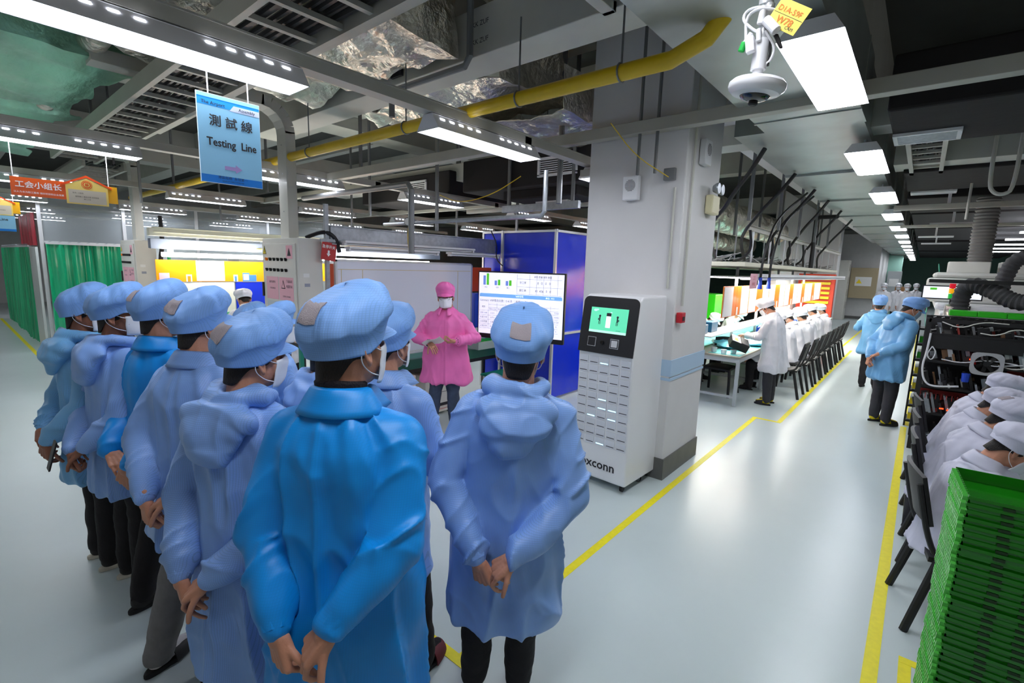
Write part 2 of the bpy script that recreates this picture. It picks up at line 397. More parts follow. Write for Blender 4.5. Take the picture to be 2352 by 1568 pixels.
# ladder trays
def ladder(label, x0, x1, y0, y1, z, axis='X'):
    t = thing('ladder_tray', label, 'cable tray', ((x0+x1)/2, (y0+y1)/2, z))
    b = MB()
    if axis == 'X':
        for y in (y0, y1): b.bx(x0, x1, y-.02, y+.02, z, z+.13)
    else:
        for x in (x0, x1): b.bx(x-.02, x+.02, y0, y1, z, z+.13)
    b.build_each('side_rail', M_CHAN, t, world=True)
    b = MB(); n = int(((x1-x0) if axis == 'X' else (y1-y0))/.30)
    for i in range(n):
        if axis == 'X': x = x0+.15+i*.30; b.bx(x-.018, x+.018, y0, y1, z+.02, z+.05)
        else: y = y0+.15+i*.30; b.bx(x0, x1, y-.018, y+.018, z+.02, z+.05)
    b.build_each('rung', M_CHAN, t, world=True)
    b = MB(); rnd = random.Random(len(label))
    for i in range(9):
        f = .12+.76*i/8; r = .012+.01*rnd.random(); pts = []
        for k in range(12):
            g = k/11
            if axis == 'X': pts.append((x0+(x1-x0)*g, y0+(y1-y0)*(f+.05*rnd.uniform(-1, 1)), z+.065+.015*rnd.random()))
            else: pts.append((x0+(x1-x0)*(f+.05*rnd.uniform(-1, 1)), y0+(y1-y0)*g, z+.065+.015*rnd.random()))
        b.tube(pts, r, 6, smooth=1)
    b.build_each('cable', M_CABLE, t, world=True)
ladder('wide ladder tray full of black cables over the testing line sign', -9.5, -1.0, 1.22, 1.68, 3.2)
ladder('ladder tray with black cables beyond the house-shaped sign', -16, -9.8, 1.6, 2.1, 3.2)
ladder('ladder tray with hanging cables above the aisle at upper right', .02, .42, 1.5, 3.2, 3.55, 'Y')
ladder('narrow ladder tray along the black ducts over the aisle', -.28, .0, 6.2, 8.2, 3.2, 'Y')
b = MB(); b.bx(-7., -.9, 1.72, 1.86, 3.3, 3.45); o = center_to(b.build('flat_duct', M_CHAN)); tag(o, 'flat grey duct beside the wide cable ladder', 'duct')
b = MB(); b.tube([(-8, 1.02, 3.62), (-.8, 1.02, 3.62)], .10, 16); o = center_to(b.build('foil_pipe', M_FOIL, smooth=True)); tag(o, 'round foil wrapped pipe running beside the wide cable ladder', 'pipe')

# foil wrapped ducts, crumpled
def foil_box(name, label, x0, x1, y0, y1, z0, z1, m, seed=0, amp=.05, res=.07, jag=None):
    b = MB(); per = [(x0, z1), (x0, z0), (x1, z0), (x1, z1)]; pts = []
    for (a, c), (d, e) in zip(per[:-1], per[1:]):
        n = max(2, int(math.hypot(d-a, e-c)/res))
        for i in range(n): pts.append((a+(d-a)*i/n, c+(e-c)*i/n))
    pts.append(per[-1]); ny = int((y1-y0)/res); P = np.zeros((ny, len(pts), 3))
    for j in range(ny):
        for i, (x, z) in enumerate(pts): P[j, i] = (x, y0+(y1-y0)*j/(ny-1), z)
    if jag is not None:
        q = np.stack([P[:, :, 0]*2.3, P[:, :, 0]*0, P[:, :, 0]*0], 2).reshape(-1, 3); w = vnoise(q, seed+4).reshape(P.shape[:2]); P[:, :, 1] += w*.18*np.linspace(0, 1, ny)[:, None]-jag*(P[:, :, 0]-x0)*np.linspace(0, 1, ny)[:, None]
    F = P.reshape(-1, 3); d = ridge(F*np.array([2.2, 1.6, 2.2]), seed)*amp+ridge(F*5.5, seed+1)*amp*.5+ridge(F*11, seed+2)*amp*.2
    cx, cz = (x0+x1)/2, (z0+z1)/2
    F[:, 2] += -d*np.where(F[:, 2] < z0+.02, 1, .2); F[:, 0] += d*np.where(F[:, 0] < x0+.02, -1, np.where(F[:, 0] > x1-.02, 1, 0))
    b.grid(P, .01); o = center_to(b.build(name, m, smooth=True, auto=50)); tag(o, label, 'duct'); return o
foil_box('foil_duct', 'wide silver foil duct between the cable ladder and the white trunk', -5.0, -3.0, -1, 2.72, 3.55, 4.1, M_FOIL, 3, .07)
foil_box('foil_duct', 'wide silver foil duct continuing beyond the white trunk', -5.0, -3.0, 3.2, 4.25, 3.55, 4.1, M_FOIL, 6, .07)
foil_box('foil_sheet_duct', 'greenish foil duct with a torn edge at the top left', -12, -5.5, -3, 1.2, 3.55, 3.75, M_FOILG, 8, .04, .10, jag=-.02)
foil_box('foil_duct', 'silver foil duct sagging left of the pillar under the white trunk', -3.95, -2.72, 3.85, 6.5, 3.36, 3.72, M_FOIL, 12, .05, .05)
def foil_round(label, pts, r, seed=0, m=None):
    b = MB(); P = [Vector(p) for p in pts]; Q = []
    for a, c in zip(P[:-1], P[1:]):
        n = int((c-a).length/.06)
        for i in range(n): Q.append(a.lerp(c, i/n))
    b.tube(Q, r, 40); v = np.array(b.v); n = 40; C_ = v.reshape(-1, n, 3).mean(1, keepdims=True); W_ = v.reshape(-1, n, 3)-C_
    d = ridge(v*np.array([4, 4, 4]), seed).reshape(-1, n, 1)*.12+ridge(v*9, seed+1).reshape(-1, n, 1)*.06
    b.v = [tuple(x) for x in (C_+W_*(1+d)).reshape(-1, 3)]; o = center_to(b.build('foil_duct', m or M_FOIL, smooth=True, auto=50)); tag(o, label, 'duct')
foil_round('round silver foil duct hanging over the right workbenches', [(-3.3, 7.9, 3.05), (-3.3, 15.3, 3.05)], .30, 5)
foil_round('second round foil duct behind the workbench lamps', [(-4.4, 7.9, 2.75), (-4.4, 17, 2.75)], .22, 9)
foil_round('thin round foil duct above the black box duct', [(-9, 7.6, 3.3), (-2.7, 7.6, 3.3)], .2, 15)
foil_round('round silver foil duct at the top middle of the picture', [(-2.55, 1.9, 4.12), (-2.55, 3.7, 4.1)], .30, 19)

# yellow pipe
t = thing('gas_pipe', 'yellow painted pipe sloping across from the pillar to the far left', 'pipe', (-4, 2.75, 3.05))
b = MB(); b.tube([(-12, 2.62, 3.0), (-1.16, 2.62, 3.0), (-.98, 2.62, 3.06), (-.80, 2.62, 3.26), (-.78, 2.62, 3.30), (-.5, 2.62, 3.8)], .045, 18); b.build('pipe', M_YPIPE, t, world=True, smooth=True)
for x in (-1.45, -2.2, -3.4, -5.0, -7.):
    b = MB(); b.tube([(x, 2.62+.05*math.sin(a), 3.0+.05*math.cos(a)) for a in np.linspace(0, 2*PI, 13)], .006, 6); b.cyl((x, 2.62, 3.05), (x, 2.62, 3.5), .006, n=6); b.build('pipe_hanger', M_PIPE, t, world=True)
# small pipes
def pipe(label, pts, r, m=None, name='pipe', cat='pipe', sm=1):
    b = MB(); b.tube(pts, r, 10, smooth=sm); o = center_to(b.build(name, m or M_PIPE, smooth=True)); tag(o, label, cat); return o
pipe('dark grey bent pipe hooked under the white trunk', [(-2.75, 2.7, 4.2), (-2.75, 2.7, 3.42), (-2.8, 2.7, 3.36), (-3.65, 2.7, 3.36), (-3.7, 2.7, 3.3), (-3.7, 2.7, 3.15)], .025, sm=0)
pipe('grey pipe elbow coming down behind the yellow pipe', [(-6.5, 3.3, 2.72), (-4.25, 3.3, 2.72), (-4.2, 3.3, 2.66), (-4.2, 3.3, 2.0)], .032, sm=0)
pipe('upright grey conduit left of the pillar', [(-2.95, 4.2, 4.5), (-2.95, 4.2, 2.55)], .03)
pipe('shiny conduit bending into a level rail above the screen', [(-2.68, 3.6, 2.75), (-2.68, 3.6, 2.40), (-2.72, 3.6, 2.36), (-5.1, 3.6, 2.36)], .022, M_GALV, sm=0)
for k, (x, y) in enumerate(((-2.02, 4.045), (-1.86, 4.045))):
    pipe('%s conduit running down the front of the pillar' % ('left' if k == 0 else 'right'), [(x, y, 4.7), (x, y, 2.72)], .014)
pipe('thin conduit down the aisle side of the pillar to the red call point', [(-1.595, 4.22, 4.7), (-1.595, 4.22, 1.60)], .011, M_TRUNK)
pipe('white flat conduit down the pillar face beside the speaker', [(-1.70, 4.115, 2.6), (-1.70, 4.115, 1.75)], .010, M_TRUNK)
pipe('yellow and green wire sagging between the lamps', [(-4.55, 4.0, 2.72), (-4.2, 4.0, 2.60), (-3.7, 4.0, 2.66), (-3.3, 4.0, 2.82)], .005, M_YPIPE, 'wire', 'wire', 3)
pipe('yellow wire hanging on the pillar from the channel', [(-2.0, 3.5, 3.02), (-1.98, 3.9, 2.85), (-1.74, 4.06, 2.68)], .004, M_YPIPE, 'wire', 'wire', 2)
# pressure gauge on a drop
t = thing('pressure_gauge', 'small round pressure gauge hanging on a yellow hose', 'gauge', (-4.5, 3.5, 2.36))
b = MB(); b.cyl((0, 0, 0), (.02, -.03, 0), .045, n=24); b.build('dial', M_PIPE, t, bevel=.004); b = MB(); b.cyl((.02, -.03, 0), (.022, -.033, 0), .038, n=24); b.build('face', M_PAPER, t)
b = MB(); b.tube([(0, 0, -.045), (-.02, 0, -.15), (.0, 0, -.3)], .007, 6, smooth=2); b.build('hose', M_YPIPE, t)
# hanger rods
rod = MB(); rod.bx(-.02, .02, -.012, .012, 0, 1.75)
rods = [(-5.2, 3.35, 2.95), (-4.6, 4.0, 2.3), (-5.6, 2.2, 2.98), (-7.3, 1.3, 2.98), (-8.2, 1.9, 2.6), (-9.3, 2.6, 2.98), (-7.8, 3.4, 2.9), (-6.6, 4.4, 2.6), (-5.9, 5.6, 2.9), (-5.0, 6.0, 2.4), (-4.2, 5.6, 2.6), (-3.7, 6.2, 2.4), (-3.2, 5.8, 2.4), (-6.8, 6.4, 2.4), (-8.4, 5.2, 2.5), (-10.3, 3.6, 2.6), (-11, 2.2, 2.7), (-3.1, 7.2, 2.4), (-3.9, 7.8, 2.4),
        (-1.75, 6.6, 2.55), (-1.75, 8.2, 2.55), (-1.75, 9.7, 2.55), (-1.75, 11.3, 2.55), (-1.75, 13, 2.55), (-2.6, 7.4, 2.55), (-2.6, 9, 2.55), (-2.6, 10.6, 2.55), (-2.6, 12.4, 2.55), (-2.2, 15, 2.5), (-4.3, 4.98, 2.69), (-3.3, 4.98, 2.69)]
r0 = None
for k, (x, y, z) in enumerate(rods):
    if r0 is None: r0 = rod.build('hanger_rod', M_PIPE); o = r0
    else: o = r0.copy(); COL.objects.link(o)
    o.location = (x, y, z); o.scale = (1, 1, (4.8-z)/1.75); tag(o, 'thin grey steel hanger rod dropping from the ceiling', 'rod', 'steel hanger rods under the ceiling')
# black box duct with grilles behind the bright lamp
def grille(name, label, c, u, v, nrm, W_, H_, n=10, par=None, frame_m=None, slat_m=None):
    t = par or thing(name, label, 'vent', c); c, u, v, nrm = map(Vector, (c, u, v, nrm)); loc = Vector((0, 0, 0)) if not par else c
    b = MB()
    for s_ in (1, -1): b.obox(loc+v*s_*H_/2, u*(W_/2+.015), v*.015, nrm*.012); b.obox(loc+u*s_*W_/2, u*.015, v*H_/2, nrm*.012)
    fr = b.build('grille_frame' if par is None else name, frame_m or M_FIX, t)
    b = MB()
    for i in range(n): q = -H_/2+H_*(i+.5)/n; b.obox(loc+v*q, u*W_/2, v*(H_/n*.18)+nrm*.006, nrm*.003)
    b.build('slats', slat_m or M_FIX, t if par is None else fr); return t
b = MB(); b.bx(-5.2, -2.75, 5.0, 6.6, 2.92, 3.35); b.bx(-4.6, -3.4, 5.2, 6.4, 2.80, 2.93); o = center_to(b.build('black_duct', M_BLACKD, bevel=.02)); tag(o, 'black insulated box duct hanging behind the bright lamp', 'duct')
b = MB(); b.bx(-8.2, -5.8, 5.3, 6.8, 2.95, 3.35); o = center_to(b.build('black_duct', M_BLACKD, bevel=.02)); tag(o, 'black insulated box duct behind the arched duct, further left', 'duct')
grille('air_grille', 'white louvred grille on the side of the black box duct', (-3.55, 4.985, 3.12), (1, 0, 0), (0, 0, 1), (0, -1, 0), .55, .2, 8)
grille('air_grille', 'square white grille under the black box duct', (-4.0, 5.75, 2.79), (1, 0, 0), (0, 1, 0), (0, 0, -1), .5, .45, 9)
grille('air_grille', 'white grille on the left black duct', (-6.6, 5.285, 3.12), (1, 0, 0), (0, 0, 1), (0, -1, 0), .5, .22, 8)

# aisle: steel duct with light panels below, black ducts to the right
b = MB(); b.bx(-1.22, -.50, -3, 4.9, 3.12, 3.6); b.bx(-1.50, -.52, 4.9, 40, 3.14, 3.6)
for y in list(np.arange(-.7, 40, 2.6)): b.bx(-1.505 if y > 4.9 else -1.225, -.495, y-.015, y+.015, 3.112, 3.61)
o = center_to(b.build('steel_duct', M_DUCT)); tag(o, 'long flat steel air duct above the row of bright aisle panels', 'duct')
def panel(loc, label):
    t = thing('light_panel', label, 'light', loc, 0, 'square light panels over the aisle')
    b = MB(); b.add([(-.14, -.62, 0), (.14, -.62, 0), (.14, .62, 0), (-.14, .62, 0), (-.09, -.60, .08), (.09, -.60, .08), (.09, .60, .08), (-.09, .60, .08)], [(0, 1, 5, 4), (1, 2, 6, 5), (2, 3, 7, 6), (3, 0, 4, 7), (4, 5, 6, 7)])
    b.build('housing', M_FIX, t)
    b = MB()
    for y in (-.5, .5): b.cyl((0, y, .08), (0, y, .125), .012, n=8)
    b.build_each('hanger', M_GALV, t)
    b = MB(); b.bx(-.122, .122, -.605, .605, -.004, .004); b.build('diffuser', M_PANEL, t); return t
pn = None; py = [.67, 3.35, 6.05, 8.75, 11.45, 14.15, 16.85, 19.5, 22.2, 24.9, 27.6, 30.3, 33, 35.7, 38.4]
for k, y in enumerate(py):
    lab = 'bright rectangular light panel under the steel duct, %s along the aisle' % (ORD[k] if k else 'first')
    x = -.535-.003*y
    if pn is None: pn = panel((x, y, 3.0), lab)
    else: dup(pn, (x, y, 3.0), 0, lab)
for k, (y0, y1, z) in enumerate(((4.7, 5.95, 3.12), (8.0, 9.7, 3.2), (10.2, 12.4, 3.15), (13.2, 16.5, 3.2), (17, 22, 3.2), (23, 30, 3.2), (31, 40, 3.2))):
    b = MB(); b.bx(-.36, 3.2, y0, y1, z, z+.4); o = center_to(b.build('black_duct', M_BLACKD, bevel=.02)); tag(o, 'flat black insulated duct right of the aisle, %s from the front' % ORD[k].replace('nearest', 'first'), 'duct')
grille('air_grille', 'white louvred grille in the first black duct over the aisle', (-.13, 5.62, 3.105), (1, 0, 0), (0, 1, 0), (0, 0, -1), .42, .34, 6, slat_m=M_GALV)
grille('air_grille', 'white slotted grille hung under the second black duct', (-.05, 9.85, 3.19), (1, 0, 0), (0, 1, 0), (0, 0, -1), .5, .25, 4)
for k, (x, y) in enumerate(((.3, 12.9), (.15, 10.), (.1, 16.8), (.15, 20))):
    b = MB(); b.bx(x-.35, x+.35, y-.05, y+.05, 2.96, 3.0); b.bx(x-.02, x+.02, y-.02, y+.02, 3, 4.8); o = center_to(b.build('slot_diffuser', M_FIX)); tag(o, 'thin pale slot diffuser between the black ducts, %s from the front' % ORD[k].replace('nearest', 'first'), 'vent')
cross_channel(-.5, 3.5, 9.95, 2.95, 'grey bar crossing below the black ducts behind the second grille', .06, .08)
cross_channel(-.5, 3.5, 12.8, 2.9, 'thin grey bar crossing below the black ducts further on', .05, .06)
cross_channel(-.45, 3.5, 7.9, 3.25, 'pale beam between the first and the second black duct', .5, .25, M_CONC)
pipe('bent white pipe loop hanging under the black ducts', [(.42, 7.6, 3.6), (.42, 7.6, 2.95), (.47, 7.6, 2.85), (.55, 7.6, 2.83), (.62, 7.6, 2.88), (.62, 7.6, 3.5)], .02, M_TRUNK, sm=2)
pipe('thin pale hanger pipe under the black ducts', [(.34, 9.2, 3.6), (.34, 9.2, 2.72)], .016, M_TRUNK)
# ================================================================ locker kiosk
X_, Y_, Z_ = Vector((1, 0, 0)), Vector((0, 1, 0)), Vector((0, 0, 1))
t = thing('locker_kiosk', 'white charging locker with black slanted screen head, standing against the pillar', 'locker', (-1.985, 3.60, 0), math.radians(-2.0))
W2, DP = .265, .60
b = MB()
side = [(0, .07), (0, 1.19), (.07, 1.655), (.105, 1.685), (DP-.06, 1.685), (DP, 1.64), (DP, .07)]
b.prism([(y, z) for y, z in side], (-W2, 0, 0), (0, 1, 0), (0, 0, 1), (2*W2, 0, 0)); b.build('cabinet_body', M_WHITE, t, bevel=.018, seg=3)
# slanted head
p0 = Vector((0, -.006, 1.19)); dv = (Vector((0, .07, 1.655))-Vector((0, 0, 1.19))); H_ = dv.length; dv.normalize(); nn = Vector((1, 0, 0)).cross(dv); nn = nn if nn.y < 0 else -nn
def rrect(x0, x1, y0, y1, r, n=5, low=True):
    pts = []
    for cx, cy, a0, rr in ((x1-r, y1-r, 0, r), (x0+r, y1-r, PI/2, r), (x0+r if low else x0, y0+(r if low else 0), PI, r if low else 0), (x1-r if low else x1, y0+(r if low else 0), 1.5*PI, r if low else 0)):
        for k in range(n+1): a = a0+PI/2*k/n; pts.append((cx+rr*math.cos(a), cy+rr*math.sin(a)))
    return pts
b = MB(); b.prism(rrect(-W2, W2, 0, H_+.012, .05, low=False), p0, X_, dv, nn*.012); hd_ = b.build('screen_head', M_BLACK, t, bevel=.003)
SC = mat('screen_green', (96, 214, 168), .3, emit=.42); SC2 = mat('screen_pale', (190, 240, 220), .3, emit=.4); MW = mat('screen_white', (240, 246, 255), .3, emit=.5)
so_ = p0+nn*.0135
b = MB(); b.obox(so_+dv*.285, X_*.178, dv*.105, nn*.001, 0)
b.obox(so_+dv*.187+nn*.0012, X_*.178, dv*.010, nn*.0003, 1)
for cx, cz, r in ((-.135, .365, .018), (.02, .352, .010), (-.115, .37, .012)): b.prism([(r*math.cos(a), r*.6*math.sin(a)) for a in np.linspace(0, 2*PI, 14, endpoint=False)], so_+X_*cx+dv*cz+nn*.001, X_, dv, nn*.0006, 1)
b.obox(so_+dv*.275+X_*.0+nn*.0015, X_*.022, dv*.052, nn*.0004, 2); b.obox(so_+dv*.334+nn*.0017, X_*.022, dv*.014, nn*.0004, 3)
for cx, k in ((-.085, 1), (.085, -1)):
    q = so_+X_*cx+nn*.0016
    b.prism([(.010*math.cos(a), .010*math.sin(a)) for a in np.linspace(0, 2*PI, 12, endpoint=False)], q+dv*.318, X_, dv, nn*.0005, 3)
    b.obox(q+dv*.293, X_*.006, dv*.018, nn*.0004, 3); b.obox(q+dv*.262+X_*.006*k, X_*.0025, dv*.016, nn*.0004, 3); b.obox(q+dv*.262-X_*.006*k, X_*.0025+dv*.004, dv*.014, nn*.0004, 3); b.obox(q+dv*.290-X_*.012*k, X_*.004, dv*.008, nn*.0004, 3)
b.text('AI SMART', .010, so_+X_*.105+dv*.205+nn*.001, X_, dv, 3)
b.build('touch_screen', [SC, SC2, MW, M_INK], hd_)
b = MB()
for cx, m0, m1 in ((-.135, 1, 0), (.085, 1, 2)):
    b.obox(so_+X_*cx+dv*.095, X_*.040, dv*.040, nn*.001, 1); b.obox(so_+X_*cx+dv*.095+nn*.001, X_*.036, dv*.036, nn*.0012, 0)
    if m1: b.obox(so_+X_*cx+dv*.095+nn*.0022, X_*.028, dv*.028, nn*.001, 2)
b.build('card_reader', [M_BLACK, M_ALU, mat('pad_grey', (205, 205, 208), .4)], hd_)
b = MB(); b.cyl(so_+X_*-.03+dv*.095, so_+X_*-.03+dv*.095+nn*.012, .018, n=18); b.build('camera_eye', mat('lens_black', (12, 12, 14), .1), hd_, bevel=.003)
GL = mat('led_cyan', (150, 225, 255), emit=3.0)
lit = {(0, 2), (4, 2), (5, 2), (5, 3), (6, 1), (6, 3), (9, 2)}
for r in range(10):
    for c in range(5):
        x = -.205+c*.1025; z = 1.125-r*.079
        b = MB(); b.bx(x-.046, x+.046, -.004, 0, z-.035, z+.035); dr = b.build('locker_door', mat('door_white', (216, 218, 224), .4), t, bevel=.0015)
        b = MB(); b.bx(x-.036, x+.036, -.0055, -.004, z-.021, z-.0155); b.build('handle_slot', GL if (r, c) in lit else M_INK, dr)
b = MB(); b.text('Foxconn', .112, (-.04, -.002, .205), X_, Z_, bold=.03, sx=1.02); b.build('lettering', M_INK, t)
for sx in (-1, 1):
    for y in (.07, DP-.07):
        b = MB(); b.cyl((sx*(W2-.06)-.012, y, .03), (sx*(W2-.06)+.012, y, .03), .03, n=16); b.bx(sx*(W2-.06)-.02, sx*(W2-.06)+.02, y-.02, y+.02, .045, .075); b.build('caster', M_BLACK, t, bevel=.002)
b = MB(); b.tube([(.2, .25, .07), (.24, .30, .02), (.22, .40, .015), (.16, .45, .07)], .006, 6, smooth=2); b.build('power_cord', M_CABLE, t)

# ================================================================ devices on the pillar
def speaker(c, nrm, label):
    c = Vector(c); n = Vector(nrm); u = Z_.cross(n); t = thing('wall_speaker', label, 'speaker', c)
    b = MB(); b.obox(n*.03, u*.075, Z_*.105, n*.03); b.build('speaker_box', M_FIX, t, bevel=.01)
    b = MB()
    for k in range(9):
        z = -.045+.09*k/8; w = math.sqrt(max(0, .05**2-z*z)); b.obox(n*.061+Z_*(z+.02), u*w, Z_*.0028, n*.002)
    b.build('speaker_grille', mat('grille_grey', (120, 120, 124), .6), t)
speaker((-2.09, 4.12, 2.62), (0, -1, 0), 'white square speaker with round grille on the front of the pillar')
speaker((-1.615, 4.45, 2.93), (1, 0, 0), 'white speaker high on the aisle side of the pillar')
t = thing('emergency_light', 'cream twin-lamp emergency light on the aisle side of the pillar', 'light', (-1.615, 4.72, 2.53))
b = MB(); b.bx(0, .07, -.10, .10, -.10, .07); b.build('battery_box', mat('cream', (222, 214, 176), .5), t, bevel=.012)
for sy in (-1, 1):
    b = MB(); b.lathe([(.01, -.03), (.03, -.025), (.045, 0), (.05, .02), (.046, .028), (.0, .03)], (.075, sy*.055, .125), 20, M=Matrix.Rotation(PI/2, 3, 'Y')); b.build('lamp_head', M_GALV, t, smooth=True)
t = thing('call_point', 'small red fire call point on the aisle side of the pillar', 'alarm', (-1.612, 4.19, 1.50))
b = MB(); b.bx(0, .05, -.045, .045, -.045, .045); b.build('box', M_RED, t, bevel=.005); b = MB(); b.bx(.05, .054, -.02, .02, -.025, .01); b.build('press_glass', M_BLACK, t)
b = MB(); b.bx(-1.80, -1.70, 4.085, 4.125, 2.66, 2.76); o = center_to(b.build('junction_box', M_PIPE, bevel=.006)); tag(o, 'small grey junction box where conduits end on the pillar', 'box')

# ================================================================ dome camera on its pole
t = thing('security_camera', 'white dome security camera hanging on a pole over the aisle', 'camera', (-.386, 1.4, 2.36))
Mt = Matrix.Rotation(math.radians(8), 3, 'Y')
b = MB(); b.lathe([(.0, .030), (.040, .029), (.060, .024), (.068, .016), (.0685, .008), (.066, .001), (.056, -.008), (.037, -.012), (0, -.012)], n=40, M=Mt); b.build('housing', M_WHITE, t, smooth=True, auto=30)
b = MB(); b.lathe([(.037, -.010), (.036, -.013), (.030, -.020), (.016, -.025), (0, -.026)], n=30, M=Mt); b.build('dome', mat('dome_glass', (16, 12, 16), .06, coat=1.), t, smooth=True)
b = MB(); b.lathe([(.010, -.022), (.012, -.031), (.008, -.034), (0, -.034)], n=20, M=Mt); b.build('lens', M_BLACK, t, smooth=True)
b = MB(); b.cyl((.0, 0, .03), (.0, 0, .06), .012); b.cyl((0, 0, .05), (.004, 0, .12), .018); b.build('swivel', M_FIX, t, smooth=True)
b = MB(); b.cyl((0, 0, .10), (.012, 0, .20), .013, n=18); b.cyl((.004, 0, .20), (.012, 0, 2.4), .017, n=18); b.build('pole', M_ALU, t, smooth=True)
b = MB(); b.obox((.034, 0, 1.30), (.011, 0, 0), (0, .011, 0), (0, 0, 1.07)); b.build('cable_cover', M_FIX, t, bevel=.002)
MZ = lambda q: (q[0], q[1], .055+(q[2]-.03)*.72)
wires = [[(.02, -.012, .215), (-.03, -.02, .225), (-.045, -.02, .195), (-.02, -.022, .155), (.0, -.02, .135)], [(.03, -.012, .20), (0, -.03, .21), (-.035, -.022, .20), (-.03, -.02, .12)], [(.012, -.015, .14), (.035, 0, .09), (.03, 0, .05), (.01, 0, .03)]]
for w in wires: b = MB(); b.tube([MZ(q) for q in w], .0035, 8, smooth=2); b.build('wire', M_FIX, t, smooth=True)
b = MB(); b.tube([(.012, 0, .14), (.026, 0, .10), (.022, 0, .055)], .003, 8, smooth=2); b.tube([(.04, -.02, .115), (.055, -.02, .08), (.05, -.02, .09), (.035, -.02, .12)], .004, 8, smooth=1); b.build('black_wire', M_CABLE, t, smooth=True)
b = MB(); b.cyl((.014, -.025, .155), (.042, -.03, .12), .0115, n=16); b.cyl((.005, -.02, .19), (.0, -.02, .15), .008); b.cyl((-.002, -.02, .14), (.001, -.02, .11), .006); b.obox((-.017, -.024, .105), (.010, 0, .002), (0, .009, 0), (-.003, 0, .018)); b.cyl((-.018, -.02, .135), (-.032, -.02, .115), .006); b.build('connectors', M_FIX, t, bevel=.002)
b = MB(); b.cyl((-.032, -.02, .117), (-.040, -.02, .096), .008); b.build('green_plug', mat('plug_green', (30, 175, 70), .4), t, bevel=.002)
b = MB(); tu = Vector((.78, .0, -.55)).normalized(); tv = Vector((.55, 0, .78)).normalized(); tc_ = Vector((.062, -.022, .150))
b.obox(tc_, tu*.040, tv*.030, (0, .0006, 0), 0); b.obox(tc_-Y_*.0008, tu*.038, tv*.0004, (0, .0003, 0), 1)
b.text('D1A-59F', .017, tc_-Y_*.001+tv*.010-tu*.002, tu, tv, 2); b.text('W78', .021, tc_-Y_*.001-tv*.012, tu, tv, 2); b.text('CAM', .010, tc_-Y_*.001-tv*.022+tu*.02, tu, tv, 1)
b.build('paper_tag', [mat('tag_yellow', (238, 214, 96), .7), M_INK, mat('ink_orange', (225, 110, 30), .7)], t)

# ================================================================ hanging signs
M_SIGNB = mat('sign_blue_pale', (140, 196, 228), .35); M_SIGN1 = mat('sign_blue', (40, 150, 226), .35); M_SIGN2 = mat('sign_blue_deep', (0, 122, 214), .35)
t = thing('hanging_sign', 'pale blue hanging sign reading Testing Line with a purple arrow', 'sign', (-2.7, 1.01, 2.465))
def face(b, y0, y1, z0, z1, dx, mi): b.bx(.004+dx*.0004, .0045+dx*.0004, y0, y1, z0, z1, mi)
b = MB(); b.bx(-.003, .003, -.142, .142, -.205, .205, 0); b.build('board', mat('board_edge', (215, 232, 245), .3), t)
b = MB(); b.bx(.003, .004, -.140, .140, -.203, .203, 0); b.bx(.004, .0044, -.140, .140, .150, .182, 1); b.bx(.0044, .0048, -.140, .140, .182, .186, 2)
b.prism([(-.0, .145), (.02, .172), (.140, .172), (.140, .145)], (.0046, 0, 0), Y_, Z_, (.0004, 0, 0), 3); b.bx(.0042, .0046, -.140, .140, -.203, -.168, 2)
b.prism([(-.035, -.118), (.015, -.118), (.015, -.107), (.045, -.127), (.015, -.147), (.015, -.136), (-.035, -.136)], (.0046, 0, 0), Y_, Z_, (.0004, 0, 0), 4)
b.build('face', [M_SIGNB, M_SIGN1, M_SIGN2, mat('sign_lilac', (196, 206, 232), .4), mat('sign_purple', (168, 146, 206), .4)], t)
b = MB(); b.text('The Airport', .021, (.0055, -.072, .162), Y_, Z_, bold=.015); b.text('Assembly', .020, (.0055, .080, .158), Y_, Z_, bold=.015)
b.text('測 試 線', .056, (.0055, .005, .082), Y_, Z_, bold=.025); b.text('Testing  Line', .052, (.0055, .005, -.015), Y_, Z_, bold=.035, sx=.84)
b.text('港區船務  永恆第一', .016, (.0055, 0, -.176), Y_, Z_); b.text('QUALITY FIRST FOREVER', .009, (.0055, 0, -.192), Y_, Z_); b.build('lettering', M_INK, t)
for y in (-.09, .09): b = MB(); b.tube([(0, y, .195), (.003, y, .21), (0, y, .36)], .003, 6); b.build('string', M_FIX, t)
